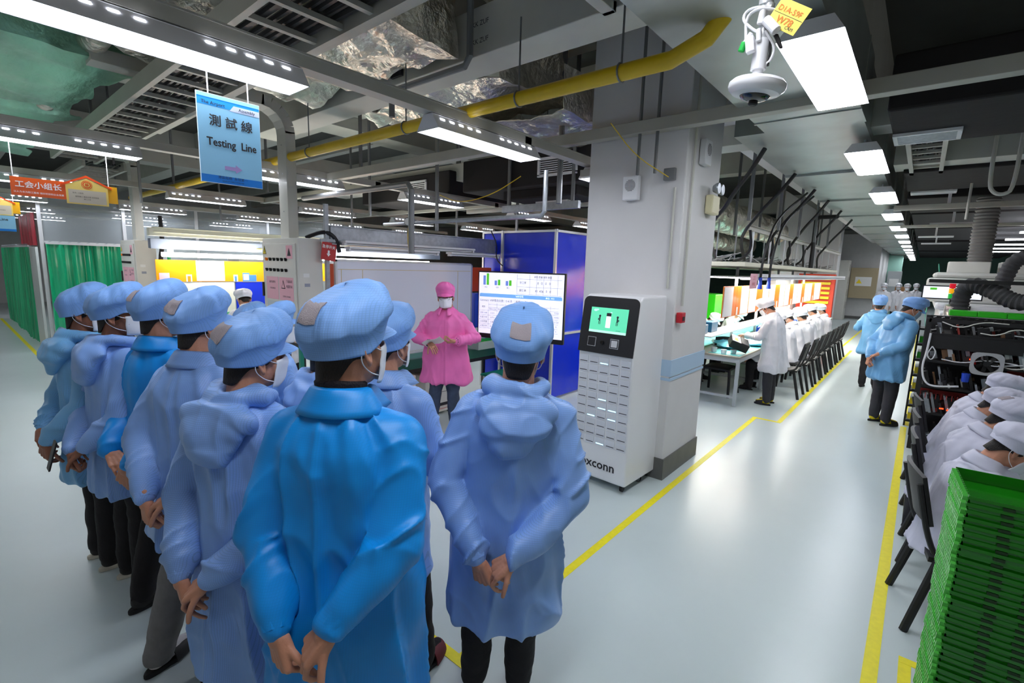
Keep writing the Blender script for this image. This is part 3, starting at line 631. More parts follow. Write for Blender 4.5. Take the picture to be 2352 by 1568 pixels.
def union_sign(loc, label, small=False):
    t = thing('hanging_sign', label, 'sign', loc)
    OR, YE, HS, RD = mat('sign_orange', (236, 96, 24), .35), mat('sign_amber', (240, 176, 20), .35), mat('sign_sand', (236, 206, 110), .4), mat('sign_roof', (238, 82, 24), .4)
    b = MB(); b.bx(-.003, .003, -.36, .34, -.075, .075, 0); b.bx(-.004, .0042, .10, .34, -.075, .075, 1); b.build('board', [OR, YE], t)
    b = MB(); b.prism([(-.02, -.105), (.27, -.105), (.27, .055), (.125, .125), (-.02, .055)], (.004, 0, 0), Y_, Z_, (.006, 0, 0), 0)
    b.prism([(-.05, .045), (.125, .130), (.30, .045), (.30, .060), (.125, .150), (-.05, .060)], (.006, 0, 0), Y_, Z_, (.006, 0, 0), 1)
    b.bx(.010, .0105, -.005, .255, -.095, .02, 2); b.build('house_panel', [HS, RD, mat('pocket', (196, 186, 168), .25)], t)
    b = MB()
    for r0_, r1_ in ((.034, .038), (.022, .029)):
        ang = np.linspace(0, 2*PI, 28, endpoint=False); vs = [(.0112, .125+r*math.cos(a), .068+r*math.sin(a)) for r in (r0_, r1_) for a in ang]; b.add(vs, [(i, (i+1) % 28, (i+1) % 28+28, i+28) for i in range(28)])
    b.bx(.011, .0115, .118, .122, .050, .086); b.bx(.011, .0115, .128, .132, .050, .086); b.bx(.011, .0115, .112, .138, .064, .072); b.build('emblem', RD, t)
    if not small:
        b = MB(); b.text('工会小组长', .058, (.0045, -.19, .015), Y_, Z_, bold=.03); b.text('以人为本为职工服务 做好桥梁和企业发展', .017, (.0045, -.19, -.045), Y_, Z_, bold=.02); b.build('lettering', M_INKW, t)
    b = MB(); b.text('姓名 小組長', .014, (.011, .06, -.01), Y_, Z_); b.text('服務職工 建設企業 共同發展', .013, (.011, .12, -.04), Y_, Z_); b.text('職工之家', .012, (.011, .12, -.06), Y_, Z_); b.build('small_print', M_INK, t)
    for y in (-.34, .28): b = MB(); b.tube([(0, y, .07), (0, y, .42)], .003, 6); b.build('string', M_FIX, t)
    return t
union_sign((-5.85, .835, 2.44), 'orange hanging sign with white writing and a yellow house panel')
union_sign((-9.3, .48, 2.47), 'smaller looking orange sign with a yellow house panel at the left edge', True)
t = thing('hanging_sign', 'small pale blue sign reading Pre Line hung below the left house sign', 'sign', (-9.28, .62, 2.26))
b = MB(); b.bx(-.003, .003, -.16, .14, -.10, .10, 0); b.bx(.003, .004, -.16, .14, -.10, -.07, 1); b.build('board', [M_SIGNB, M_SIGN2], t)
b = MB(); b.text('Pre Line', .05, (.005, -.01, .05), Y_, Z_, bold=.02); b.build('lettering', M_INK, t)

# ================================================================ control cabinets with arched cable posts
def control_cabinet(loc, label, full=True):
    t = thing('control_cabinet', label, 'cabinet', loc)
    W_, Dp, z0, z1 = .84, .27, 1.20, 2.13
    b = MB(); b.bx(-W_, 0, 0, Dp, z0, z1); b.build('cabinet_box', M_WCAB, t, bevel=.008)
    b = MB(); b.bx(-W_+.02, -.04, -.012, 0, z0+.02, z1-.06); d = b.build('door', M_WCAB, t, bevel=.004)
    b = MB(); b.bx(-W_+.015, -W_+.04, -.03, -.012, 1.48, 1.64); b.build('latch', M_BLACK, d)
    for r in range(2):
        for c in range(6):
            x = -.70+c*.092; z = 1.90-r*.115; b = MB(); b.cyl((x, -.012, z), (x, -.020, z), .017, n=16); b.obox((x, -.028, z), (.004, 0, .003), (0, .008, 0), (-.008, 0, .014)); b.build('switch', M_BLACK if (r, c) != (0, 0) else M_ORANGE, d)
    b = MB()
    tri = [(-.045, -.045), (.045, -.045), (0, .05)]
    b.prism(tri, (-.76, -.0135, 2.0), X_, Z_, (0, -.001, 0), 0); b.prism([(a*.8, c_*.8-.003) for a, c_ in tri], (-.76, -.0148, 2.0), X_, Z_, (0, -.0008, 0), 1); b.bx(-.764, -.756, -.0165, -.016, 1.975, 2.02, 0)
    b.bx(-.24, -.10, -.014, -.0125, 1.91, 2.05, 2); b.prism([(a*.9, c_*.9) for a, c_ in tri], (-.17, -.015, 1.98), X_, Z_, (0, -.0008, 0), 0)
    b.bx(-.74, -.45, -.014, -.0125, 1.46, 1.71, 2); b.bx(-.43, -.10, -.014, -.0125, 1.46, 1.71, 2)
    b.prism(tri, (-.33, -.015, 1.63), X_, Z_, (0, -.0008, 0), 0); b.prism([(a*.7, c_*.7-.004) for a, c_ in tri], (-.33, -.0162, 1.63), X_, Z_, (0, -.0008, 0), 2)
    b.text('下班关闭', .035, (-.19, -.0145, 1.665), X_, Z_, 0); b.text('电源开关', .035, (-.19, -.0145, 1.61), X_, Z_, 0); b.text('注意安全 请勿触碰', .022, (-.26, -.0145, 1.50), X_, Z_, 0); b.text('操作说明书', .03, (-.59, -.0145, 1.65), X_, Z_, 0); b.text('开机前请检查', .022, (-.59, -.0145, 1.58), X_, Z_, 0)
    b.bx(-.74, -.10, -.013, -.0122, 1.24, 1.44, 3)
    b.build('notices', [M_INK, M_YLAB, M_PINKP, mat('plastic_pocket', (205, 212, 218), .2)], d)
    b = MB(); b.bx(.0, .0015, .06, .12, 1.62, 1.655, 0); b.bx(.0, .0015, .05, .115, 1.72, 1.76, 1); b.build('side_labels', [mat('label_grey', (150, 154, 170), .5), M_PAPER], t)
    b = MB()
    for x in (-W_+.05, -.05):
        for y in (.04, Dp-.04): b.bx(x-.02, x+.02, y-.02, y+.02, 0, z0)
    b.bx(-W_+.03, -.03, .02, .06, .95, 1.0); b.build('stand', M_BLACK, t)
    b = MB(); b.bx(-.06, -.02, -.005, .035, 0, z0); b.build('green_post', M_GREENF, t)
    return t
control_cabinet((-5.0, 2.46, 0), 'white control cabinet with two rows of switches and pink notices, nearer of the two')
control_cabinet((-9.2, 2.0, 0), 'white control cabinet far left, half hidden by the blue caps')
def arch(x, y, z0, label, w=.20, d=.11):
    t = thing('cable_post', label, 'cable duct', (x, y, z0)); r = .28; zt = 1.12
    pts = [(0, 0, 0), (0, 0, zt)]+[(0, -r+r*math.cos(a), zt+r*math.sin(a)) for a in np.linspace(.25, PI/2, 5)]+[(0, -1.6, zt+r)]
    b = MB()
    for a, c_ in zip(pts[:-1], pts[1:]):
        b.bar(a, Vector(c_)+(Vector(c_)-Vector(a)).normalized()*.015, w, d, up=(1, 0, 0)) if False else b.obox((Vector(a)+Vector(c_))/2, (Vector(c_)-Vector(a))/2*1.04, X_*w/2, (Vector(c_)-Vector(a)).normalized().cross(X_)*d/2)
    b.build('duct', M_TRUNK, t, bevel=.004)
    b = MB(); b.tube([(0, -r*1.2+(r*1.35)*math.cos(a), zt+r*1.32*math.sin(a)-.04) for a in np.linspace(.2, 1.4, 8)], .03, 8); b.build('bend_cable', M_CABLE, t)
    b = MB()
    for z in (.3, .7, 1.0): b.bx(-.006, .006, -d/2-.004, -d/2, z, z+.012)
    b.build('rivets', M_GALV, t)
arch(-5.50, 2.62, 2.12, 'grey arched cable post rising from the nearer control cabinet')
arch(-9.6, 2.15, 2.12, 'grey arched cable post rising from the far left control cabinet')
pipe('black cables looping off the top of the nearer control cabinet', [(-5.1, 2.6, 2.14), (-4.98, 2.75, 2.22), (-4.92, 2.85, 2.15), (-4.95, 2.9, 2.0)], .022, M_CABLE, 'cable_bundle', 'cable', 2)
t = thing('stop_switch_sign', 'red hanging sign with white characters and a down arrow by the cabinet', 'sign', (-4.92, 2.76, 2.0), .10)
b = MB(); b.obox((0, 0, 0), (.002, 0, 0), (0, .088, -.012), (0, .012, .095)); b.build('board', M_REDS, t)
u_ = Vector((0, .99, -.13)).normalized(); v_ = Vector((0, .13, .99)).normalized()
b = MB(); b.text('急停开关', .040, (.003, 0, .045), u_, v_, bold=.02); b.prism([(-.012, -.01), (.012, -.01), (.012, -.045), (.025, -.045), (0, -.075), (-.025, -.045), (-.012, -.045)], (.003, 0, .02), u_, v_, (.001, 0, 0)); b.build('lettering', M_INKW, t)
b = MB(); b.bx(-.01, .01, -.10, .10, .10, .13); b.build('holder', M_GALV, t)

# ================================================================ assembly line with the whiteboard
b = MB(); b.bx(-5.06, -4.94, 2.80, 5.45, 2.08, 2.27); b.bx(-5.08, -4.92, 2.80, 5.45, 2.265, 2.28); b.bx(-5.08, -4.92, 2.80, 5.45, 2.075, 2.09); o = center_to(b.build('steel_beam', M_GALV, bevel=.003)); tag(o, 'dull galvanised beam running above the whiteboard', 'beam')
for k, (y0, y1, z) in enumerate(((2.95, 4.25, 2.04), (4.45, 5.42, 2.04), (2.9, 4.9, 2.10))):
    b = MB(); b.bx(-4.93, -4.82, y0, y1, z, z+.025); b.cyl((-4.87, y0+.03, z-.012), (-4.87, y1-.03, z-.012), .013); b.bx(-4.90, -4.84, y0, y0+.03, z-.03, z); b.bx(-4.90, -4.84, y1-.03, y1, z-.03, z)
    o = center_to(b.build('bench_lamp', M_FIX, bevel=.002)); tag(o, ['unlit white tube fitting under the beam, left piece', 'unlit white tube fitting under the beam, right piece', 'upper white tube fitting fixed to the galvanised beam'][k], 'light')
t = thing('whiteboard', 'large blank whiteboard with thin yellow grid lines behind the pink coat', 'whiteboard', (-4.95, 3.9, .78))
b = MB(); b.bx(-.012, .012, -1.05, 1.05, 0, 1.13); b.build('board', mat('board_white', (226, 228, 240), .18, coat=.4), t)
b = MB()
for y in (-1.05, 1.05): b.bx(-.018, .018, y-.012, y+.012, -.01, 1.14)
for z in (0, 1.13): b.bx(-.018, .018, -1.06, 1.06, z-.012, z+.012)
b.bx(.01, .07, -1.0, 1.0, -.03, -.012); b.build('frame', M_ALU, t)
b = MB(); b.bx(.0125, .0135, -1.03, 1.03, 1.03, 1.035)
for y in (-.99, -.72, .78): b.bx(.0125, .0135, y-.003, y+.003, .02, 1.03)
b.build('grid_lines', mat('line_ochre', (206, 180, 110), .6), t)
t = thing('assembly_bench', 'long dark green conveyor bench below the whiteboard', 'workbench', (-4.75, 4.8, 0))
b = MB(); b.bx(-.35, .22, -2.0, .62, .70, .76, 0); b.bx(.20, .26, -2.0, .62, .66, .78, 1); b.build('bench_top', [M_GREENF, mat('bench_green_dark', (16, 92, 76), .4)], t, bevel=.006)
b = MB(); b.bx(-.3, .2, -1.95, .6, .60, .70); b.build('conveyor_underside', M_BLACK, t)
for y in (-1.9, -.6, .55):
    for x in (-.3, .18): b = MB(); b.bx(x-.02, x+.02, y-.02, y+.02, 0, .62); b.build('leg', M_BLACK, t)
t = thing('spare_parts_bin', 'clear plastic bin with green trays in it on the green bench', 'bin', (-4.52, 4.75, .79))
b = MB(); b.grid([[(sx*(.13+.02*k), sy*(.20+.02*k), .11*k) for sx, sy in ((-1, -1), (1, -1), (1, 1), (-1, 1))] for k in (0, 1)], .004, closed=True); b.bx(-.13, .13, -.2, .2, 0, .005); b.build('bin_shell', mat('clear_plastic', (200, 215, 210), .15, alpha=.45), t)
b = MB(); rnd = random.Random(4)
for k in range(7): b.obox((rnd.uniform(-.06, .06), rnd.uniform(-.12, .12), .09+.02*rnd.random()), (.05, .02, 0), (-.02, .06, .01), (0, 0, .008))
b.build('green_trays', M_GREEN, t)
for k, (y, w, h, m, z) in enumerate(((3.35, .5, .42, M_PAPER, 0), (3.95, .42, .38, M_WCAB, 0))):
    t = thing('test_unit', ['white unit box with papers and a warning triangle under the bench', 'plain white unit box under the bench behind the pink coat'][k], 'box', (-4.72, y, 0))
    b = MB(); b.bx(-.2, .22, -w/2, w/2, .04, h+.16); b.build('case', m, t, bevel=.01)
    b = MB(); b.bx(.222, .224, -.2, .2, .12, .16, 0); b.bx(.222, .224, -.2, .2, .30, .305, 0); b.bx(.222, .224, -.02, .06, .33, .38, 1); b.bx(.222, .224, -.2, .2, .08, .085, 1)
    if k == 0: b.prism([(-.06, -.05), (.06, -.05), (0, .06)], (.224, -.12, .52), Y_, Z_, (.002, 0, 0), 2); b.prism([(-.012, -.035), (.012, -.035), (.004, .03), (-.004, .03)], (.2265, -.12, .52), Y_, Z_, (.001, 0, 0), 0)
    b.build('labels', [M_INK, M_RED, M_YLAB], t)
t = thing('rolling_stool', 'low stool with a green mat top beside the blue enclosure', 'stool', (-4.05, 4.75, 0))
b = MB(); b.bx(-.28, .28, -.22, .22, .46, .49); b.build('seat', M_GREENF, t, bevel=.01)
for x in (-.24, .24):
    for y in (-.18, .18): b = MB(); b.bx(x-.015, x+.015, y-.015, y+.015, 0, .46); b.build('leg', M_ALU, t)
for k, (y0, y1, lab) in enumerate(((2.80, 2.87, 'narrow orange acrylic sheet between the control cabinet and whiteboard'), (5.0, 5.45, 'orange acrylic sheet right of the whiteboard'))):
    b = MB(); b.bx(-5.03, -5.02, y0, y1, 1.52, 1.87); b.bx(-5.02, -5.015, y0, y0+.04, 1.6, 1.72); o = center_to(b.build('acrylic_sheet', M_ORD)); tag(o, lab, 'sheet')
b = MB(); b.bx(-5.0, -4.96, 2.75, 2.79, 0, 2.5); o = center_to(b.build('steel_post', M_GALV)); tag(o, 'upright steel post between the red sign and the whiteboard', 'post')
b = MB(); b.bx(-5.05, -4.9, 5.0, 5.45, 1.0, 1.5); o = center_to(b.build('blue_bin', M_BLUEB, bevel=.02)); tag(o, 'blue panel below the orange sheet beside the screen', 'panel')

# ================================================================ blue enclosure
t = thing('blue_enclosure', 'tall enclosure walled in glossy blue film behind the screen', 'enclosure', (-3.88, 5.5, 0))
def film(x0, x1, y0, y1, z0, z1, seed):
    n, m = 26, 40; P = np.zeros((m, n, 3))
    for j in range(m):
        for i in range(n): P[j, i] = (x0+(x1-x0)*i/(n-1), y0+(y1-y0)*i/(n-1), z0+(z1-z0)*j/(m-1))
    F = P.reshape(-1, 3); d = vnoise(F*np.array([1.7, 1.7, 1.2]), seed)*.02+ridge(F*np.array([4, 4, 2.4]), seed+1)*.006
    if abs(x1-x0) > abs(y1-y0): F[:, 1] += d
    else: F[:, 0] += d
    b = MB(); b.grid(P, .004); return b
film(-1.35, 0, 0, 0, .05, 2.36, 1).build('left_film', M_BLUEP, t, smooth=True); film(0, 0, 0, 1.9, .05, 2.36, 5).build('right_film', M_BLUEP, t, smooth=True)
b = MB(); b.bx(-1.35, 0, 0, 1.9, 2.36, 2.38); b.build('roof_film', M_BLUEP, t)
for x, y in ((0, 0), (-1.35, 0), (-.95, -.02), (0, .85), (0, 1.9)): b = MB(); b.bx(x-.018, x+.018, y-.018, y+.018, 0, 2.42); b.build('post', M_ALU, t, bevel=.003)
b = MB(); b.bx(.0, .03, 0, 1.9, .95, .98); b.bx(-1.35, 0, -.03, 0, 2.38, 2.41); b.bx(0, .03, 0, 1.9, 2.38, 2.41); b.build('rail', M_ALU, t)
pipe('thin tangled wires dangling at the top left of the blue enclosure', [(-4.9, 5.3, 2.4), (-4.86, 5.4, 2.2), (-4.8, 5.3, 2.0), (-4.7, 5.35, 1.9)], .008, M_CABLE, 'wire', 'wire', 2)

# ================================================================ big display
t = thing('display_screen', 'large flat display on a stand showing bar charts and a number table', 'screen', (-3.40, 4.18, 0), math.radians(15)); t.scale = (.9, 1, 1)
MS = mat('display_white', (232, 232, 248), .3, emit=.46); DB = mat('display_blue', (120, 150, 235), .4, emit=.25); DG = mat('display_green', (90, 205, 50), .4, emit=.3); DBAR = mat('display_bar', (120, 176, 238), .4, emit=.35); DI = mat('display_ink', (62, 60, 78), .6)
w, h, zc = .585, .365, 1.475
b = MB(); b.bx(-w, w, -.02, .03, zc-h-.035, zc+h); b.build('bezel', M_BLACK, t, bevel=.006)
b = MB(); b.bx(-w+.015, w-.015, -.022, -.0205, zc-h+.02, zc+h-.015, 0)
def rc(x0, x1, z0, z1, mi, o=0): b.bx(x0, x1, -.0228-o, -.022-o, z0, z1, mi)
L_, T0 = -w+.015, zc+h-.015
for x, hb, hg in ((.06, .105, .135), (.22, .052, .068), (.375, .052, .066)): rc(L_+x, L_+x+.034, T0-.14-.0*x, T0-.14+hb, 1); rc(L_+x+.046, L_+x+.08, T0-.14, T0-.14+hg-.005, 2)
b.prism(rrect(L_+.01, w-.03, T0-.275, T0-.235, .02, low=False), (0, -.0228, 0), X_, Z_, (0, -.0006, 0), 3)
for z in (.06, .145, .225): rc(L_+.53, w-.04, T0-z-.001, T0-z+.001, 4)
for x in (.53, .70, .79, .88, .97, 1.06): rc(L_+x, L_+x+.002, T0-.225, T0-.01, 4)
for z in (.36, .395, .43, .485, .535, .585, .635): rc(L_+(.14 if z < .4 else .01), w-.07, T0-z-.001, T0-z+.001, 4)
for x in (.01, .14, .26, .38, .98): rc(L_+x, L_+x+.002, T0-.635, T0-.34, 4)
b.text('0   0   0   0', .038, (L_+.885, -.0235, T0-.10), X_, Z_, 4); b.text('41  436   0   0', .036, (L_+.875, -.0235, T0-.185), X_, Z_, 4); b.text('总工单', .030, (L_+.61, -.0235, T0-.10), X_, Z_, 4); b.text('副工单', .030, (L_+.61, -.0235, T0-.185), X_, Z_, 4); b.text('单数 数量 单数 数量', .026, (L_+.87, -.0235, T0-.035), X_, Z_, 4)
for x, s_ in ((.10, '成品'), (.26, '包装'), (.41, '重工')): b.text(s_, .020, (L_+x, -.0235, T0-.165), X_, Z_, 4)
b.text('WIP分布', .028, (0, -.0240, T0-.255), X_, Z_, 5, bold=.02); b.text('单位：PCS', .024, (.40, -.0240, T0-.257), X_, Z_, 5, bold=.02)
b.text('Summary: WIP库存天数：0.41天（ 标准：1天 ）', .033, (L_+.02, -.0235, T0-.315), X_, Z_, 4, align='LEFT'); b.text('Main Line', .028, (0, -.0235, T0-.375), X_, Z_, 4); b.text('线别', .026, (L_+.07, -.0235, T0-.39), X_, Z_, 4)
b.text('HSG Line', .026, (L_+.20, -.0235, T0-.412), X_, Z_, 4); b.text('Pre Line', .026, (L_+.32, -.0235, T0-.412), X_, Z_, 4); b.text('Total', .026, (.49, -.0235, T0-.412), X_, Z_, 4)
for k, (a_, c1, c2, c3) in enumerate((('实际 WIP', '1,537', '4,120', '19,993'), ('标准 WIP', '4,974', '4,100', '3,724'), ('实际数量', '6,487', '5,204', '8'), ('达成比例', '69.16%', '71%', '0'))):
    z = T0-.46-.05*k
    for x, s_ in ((L_+.075, a_), (L_+.20, c1), (L_+.32, c2), (.49, c3)): b.text(s_, .025, (x, -.0235, z), X_, Z_, 4)
b.build('screen', [MS, DB, DG, DBAR, DI, MW], t)
for x in (-.12, .12): b = MB(); b.bx(x-.025, x+.025, .03, .07, .05, 1.6); b.build('stand_post', M_ALU, t, bevel=.004)
b = MB(); b.bx(-.5, .5, .03, .07, .03, .08); b.bx(-.45, -.40, -.2, .3, .03, .08); b.bx(.40, .45, -.2, .3, .03, .08); b.build('stand_base', M_ALU, t, bevel=.004)
for x in (-.42, .42):
    for y in (-.18, .28): b = MB(); b.cyl((x-.01, y, .02), (x+.01, y, .02), .02); b.build('caster', M_BLACK, t)

# ================================================================ line behind on the left: lit orange screens
t = thing('workstation_screen', 'bright orange acrylic sheet with a white poster, lit by tubes behind the caps', 'panel', (-8, 2.7, 1.55))
b = MB(); b.bx(-.008, .008, -.75, 3.5, 0, .30); b.build('orange_sheet', mat('acrylic_glow', (255, 150, 10), .3), t)
b = MB(); b.bx(.009, .011, -.27, .10, 0.01, .30, 0); b.bx(.009, .012, -.72, -.60, .0, .12, 1); b.bx(.009, .012, .35, .45, .0, .13, 2); b.bx(.009, .012, .45, .55, .0, .10, 2); b.bx(.012, .013, .36, .44, .02, .11, 3); b.bx(.009, .012, .22, .28, .0, .10, 4); b.bx(.009, .012, -.40, -.33, 0, .10, 4); b.bx(.012, .013, -.385, -.345, 0, .08, 5); b.bx(.012, .013, .235, .265, 0, .08, 2)
b.build_each('poster', [M_PAPER, M_PINKP, mat('frame_blue', (60, 120, 190), .5), mat('card_green', (200, 235, 200), .6), M_INKW, M_ORANGE], t); WS = t
b = MB(); b.bx(-8.06, -7.94, 1.9, 7, 2.0, 2.13); b.bx(-8.0, -7.94, 1.9, 7, 1.995, 2.01); o = center_to(b.build('steel_beam', mat('beam_bluegrey', (120, 130, 150), .5), bevel=.004)); tag(o, 'blue-grey beam above the bright orange sheet', 'beam')
t = thing('cable_trough', 'cream stepped cable trough running level above the orange sheet', 'cable tray', (-7.8, 2.8, 2.16))
b = MB(); b.bx(-.06, .04, -.95, 2.6, 0, .10); b.bx(-.06, .06, -.9, 2.6, .10, .115); b.bx(-.06, .055, -.9, 2.6, .045, .055); b.build('trough', mat('cream_trough', (226, 222, 200), .45), t, bevel=.004)
b = MB(); b.bx(-7.9, -7.7, 2.0, 3.3, 1.90, 1.95); b.bx(-8.0, -7.85, 2.1, 2.13, 1.94, 2.01); b.bx(-7.88, -7.72, 2.0, 3.3, 1.89, 1.90); o = center_to(b.build('bench_lamp', mat('lamp_work', (255, 250, 240), emit=11))); tag(o, 'lit double tube lamp over the orange sheet', 'light')
b = MB(); b.bx(-7.9, -7.7, 3.5, 6.5, 1.90, 1.95); b.bx(-8.0, -7.85, 3.6, 3.63, 1.94, 2.01); o = center_to(b.build('bench_lamp', MATS['lamp_work'])); tag(o, 'lit tube lamp further along the orange sheet line', 'light')
for y0, y1, m_ in ((2.95, 3.5, M_BLUEP), (2.2, 2.93, M_WCAB)): b = MB(); b.bx(-8.02, -8.0, y0, y1, .02, 1.54); b.build('lower_panel', m_, WS, world=True)
t = thing('conveyor', 'conveyor with green rail behind the group, white capped workers beside it', 'conveyor', (-7.3, 3.2, 0))
b = MB(); b.bx(-.35, .35, -1., 3, .78, .84); b.build('belt', M_GREENF, t); b = MB(); b.bx(.35, .38, -1, 3, 1.15, 1.20); b.bx(.35, .38, -1, 3, .84, .9); b.build('rail', M_GRAIL, t)
for y in (-.9, 1, 2.9):
    for x in (-.3, .3): b = MB(); b.bx(x-.02, x+.02, y-.02, y+.02, 0, .8); b.build('leg', M_ALU, t)
for k in range(3): b = MB(); b.bx(-7.4, -7.15, 2.78, 3.1, .845+k*.1, .93+k*.1); o = center_to(b.build('parts_tray', M_GREEN, bevel=.006)); tag(o, 'bright green tray on the conveyor behind the caps, %s' % ['lowest', 'middle', 'topmost'][k], 'tray', 'green trays on the rear conveyor')
pipe('bright green upright tube beside the far left cabinet', [(-8.9, 2.35, 0.0), (-8.9, 2.35, 1.9)], .022, mat('tube_green', (20, 170, 100), .4))
pipe('black cable bundle dropping beside the far left cabinet', [(-9.0, 2.3, 2.5), (-8.96, 2.3, 2.1), (-9.02, 2.26, 1.8), (-9.0, 2.26, 1.2)], .03, M_CABLE, 'cable_bundle', 'cable', 2)
pipe('yellow wire stretched below the cream trough', [(-8.7, 2.2, 2.08), (-8.2, 2.4, 2.05), (-7.9, 3.4, 2.05)], .006, M_YPIPE, 'wire', 'wire', 1)

# ================================================================ glazed partition and strip curtains at the left
MC = mat('strip_green', (26, 176, 122), .15, alpha=.82, coat=.5, var=.35, vs=2.2, stretch=(3, 3, .3)); M_FILMR = mat('film_red', (196, 30, 60), .25, alpha=.9, bump=.6, bs=3)
def curtain(label, p, q, z1, seed, z0=.02):
    p, q = Vector(p), Vector(q); d = (q-p); L = d.length; d.normalize(); nn = d.cross(Z_); t = thing('strip_curtain', label, 'curtain', (p+q)/2); o_ = (p+q)/2
    n = int(L/.016); rows = []; rnd = random.Random(seed); ph = rnd.random()*5
    for z in np.linspace(z0, z1, 16):
        row = []
        for i in range(n+1):
            s_ = L*i/n; w = .022*math.sin(s_*34+1.3*math.sin(s_*7+ph))+.012*math.sin(s_*61+ph)+.02*math.sin(z*1.3+s_*3)
            row.append(p-o_+d*s_+nn*w+Z_*(z-0))
        rows.append(row)
    b = MB(); b.grid(rows, .003); c_ = b.build('green_strips', MC, t, smooth=True); c_['kind'] = 'stuff'
    b = MB(); b.bar(p-o_+Z_*(z1+.02), q-o_+Z_*(z1+.02), .05, .04); b.build('rail', M_ALU, t)
    b = MB()
    for i in range(int(L/.14)): s_ = .07+i*.14; b.obox(p-o_+d*s_+Z_*(z1+.05)+nn*.02, d*.03+Z_*.012, Z_*.006, nn*.004)
    b.build('hooks', M_GALV, t)
curtain('green strip curtain hung from a rail, facing the benches', (-12.9, 1.42, 0), (-12.9, 2.62, 0), 2.06, 3)
curtain('green strip curtain running along the far left walkway', (-19.8, 1.30, 0), (-14.0, 1.30, 0), 2.0, 5)
b = MB(); b.bx(-13.9, -12.98, 1.28, 1.32, 0, 2.0); o = center_to(b.build('partition_panel', mat('panel_pale', (205, 212, 208), .25), bevel=.004)); tag(o, 'pale corner panel between the two green curtains', 'panel')
t = thing('glazed_partition', 'tall partition of dark glazing and aluminium posts above the green curtain', 'partition', (-12.95, 3.5, 0))
for y in (1.38, 2.66, 4.0, 5.6): b = MB(); b.bx(-.03, .03, y-3.5-.03, y-3.5+.03, 0, 2.95); b.build('post', M_ALU, t, bevel=.004)
b = MB(); b.bx(-.02, .02, -2.1, 4, 2.93, 2.98); b.bx(-.02, .02, -2.1, 4, 2.08, 2.12); b.build('rail', M_ALU, t)
b = MB(); b.bx(-.006, .006, -2.1, 4, 2.12, 2.93); b.build('upper_glass', M_GLASS, t); b = MB(); b.bx(-.006, .006, -.8, 4, .05, 2.08); b.build('lower_glass', mat('glass_bright', (225, 235, 235), .1, alpha=.5), t)
b = MB(); b.grid([[(-13.0-2.4*i/20, 1.31+.03*math.sin(i*1.7), 2.03+.62*j/6) for i in range(21)] for j in range(7)], .003); o = center_to(b.build('red_film', M_FILMR, smooth=True)); tag(o, 'crumpled red plastic film stretched above the left curtain', 'film')
b = MB(); b.bx(-18, -13.5, 7.5, 7.6, 0, 3.0); o = center_to(b.build('partition_wall', M_WCAB)); tag(o, 'pale partition wall seen through the glazing', 'partition')
for k, (x, y) in enumerate(((-14.5, 3.6), (-15.2, 5.4), (-11.2, 4.6))):
    b = MB(); b.bx(x-.35, x+.35, y-.6, y+.6, 0, 1.5+.15*k); b.bx(x-.3, x+.3, y-.5, y+.5, 1.5+.15*k, 1.6+.15*k); o = center_to(b.build('machine_cabinet', M_WCAB, bevel=.02)); tag(o, ['pale machine behind the green curtain', 'second pale machine further behind the curtain', 'pale machine seen left of the far control cabinet'][k], 'machine')
# ================================================================ workbench line left of the aisle
M_WLAMP = MATS['lamp_work']
bench0 = None
for k in range(6):
    y = 7.95+1.52*k; lab = 'grey steel framed workbench with teal mats, %s in the row beside the aisle' % ORD[k]
    if bench0 is None:
        t = thing('workbench', lab, 'workbench', (-2.42, y, 0), 0, 'workbenches beside the aisle')
        b = MB(); b.bx(-.58, .58, -.75, .75, .70, .73); b.build('bench_top', mat('bench_top_grey', (150, 146, 132), .5), t, bevel=.004)
        b = MB(); b.bx(.12, .56, -.7, .7, .731, .736); b.bx(-.56, -.12, -.7, .7, .731, .736); b.build('mat', M_TEAL, t)
        for x in (-.555, .555):
            for yy in (-.72, .72): b = MB(); b.bx(x-.022, x+.022, yy-.022, yy+.022, .02, .70); b.cyl((x, yy, 0), (x, yy, .02), .025); b.build('leg', M_FRAMEG, t)
        b = MB(); b.bx(-.555, .555, -.74, -.70, .12, .15); b.bx(-.555, .555, .70, .74, .12, .15); b.bx(-.57, -.54, -.72, .72, .12, .15); b.bx(-.555, .555, -.74, -.70, .64, .70); b.bx(.54, .57, -.72, .72, .64, .70); b.build('cross_rail', M_FRAMEG, t)
        for yy in (-.70,): b = MB(); b.bx(-.02, .02, yy-.02, yy+.02, .73, 2.0); b.build('upright', M_FRAMEG, t)
        b = MB(); b.bx(-.16, .16, -.74, .74, .96, .975); b.build('shelf', M_FRAMEG, t)
        bench0 = t
    else: dup(bench0, (-2.42, y, 0), 0, lab)
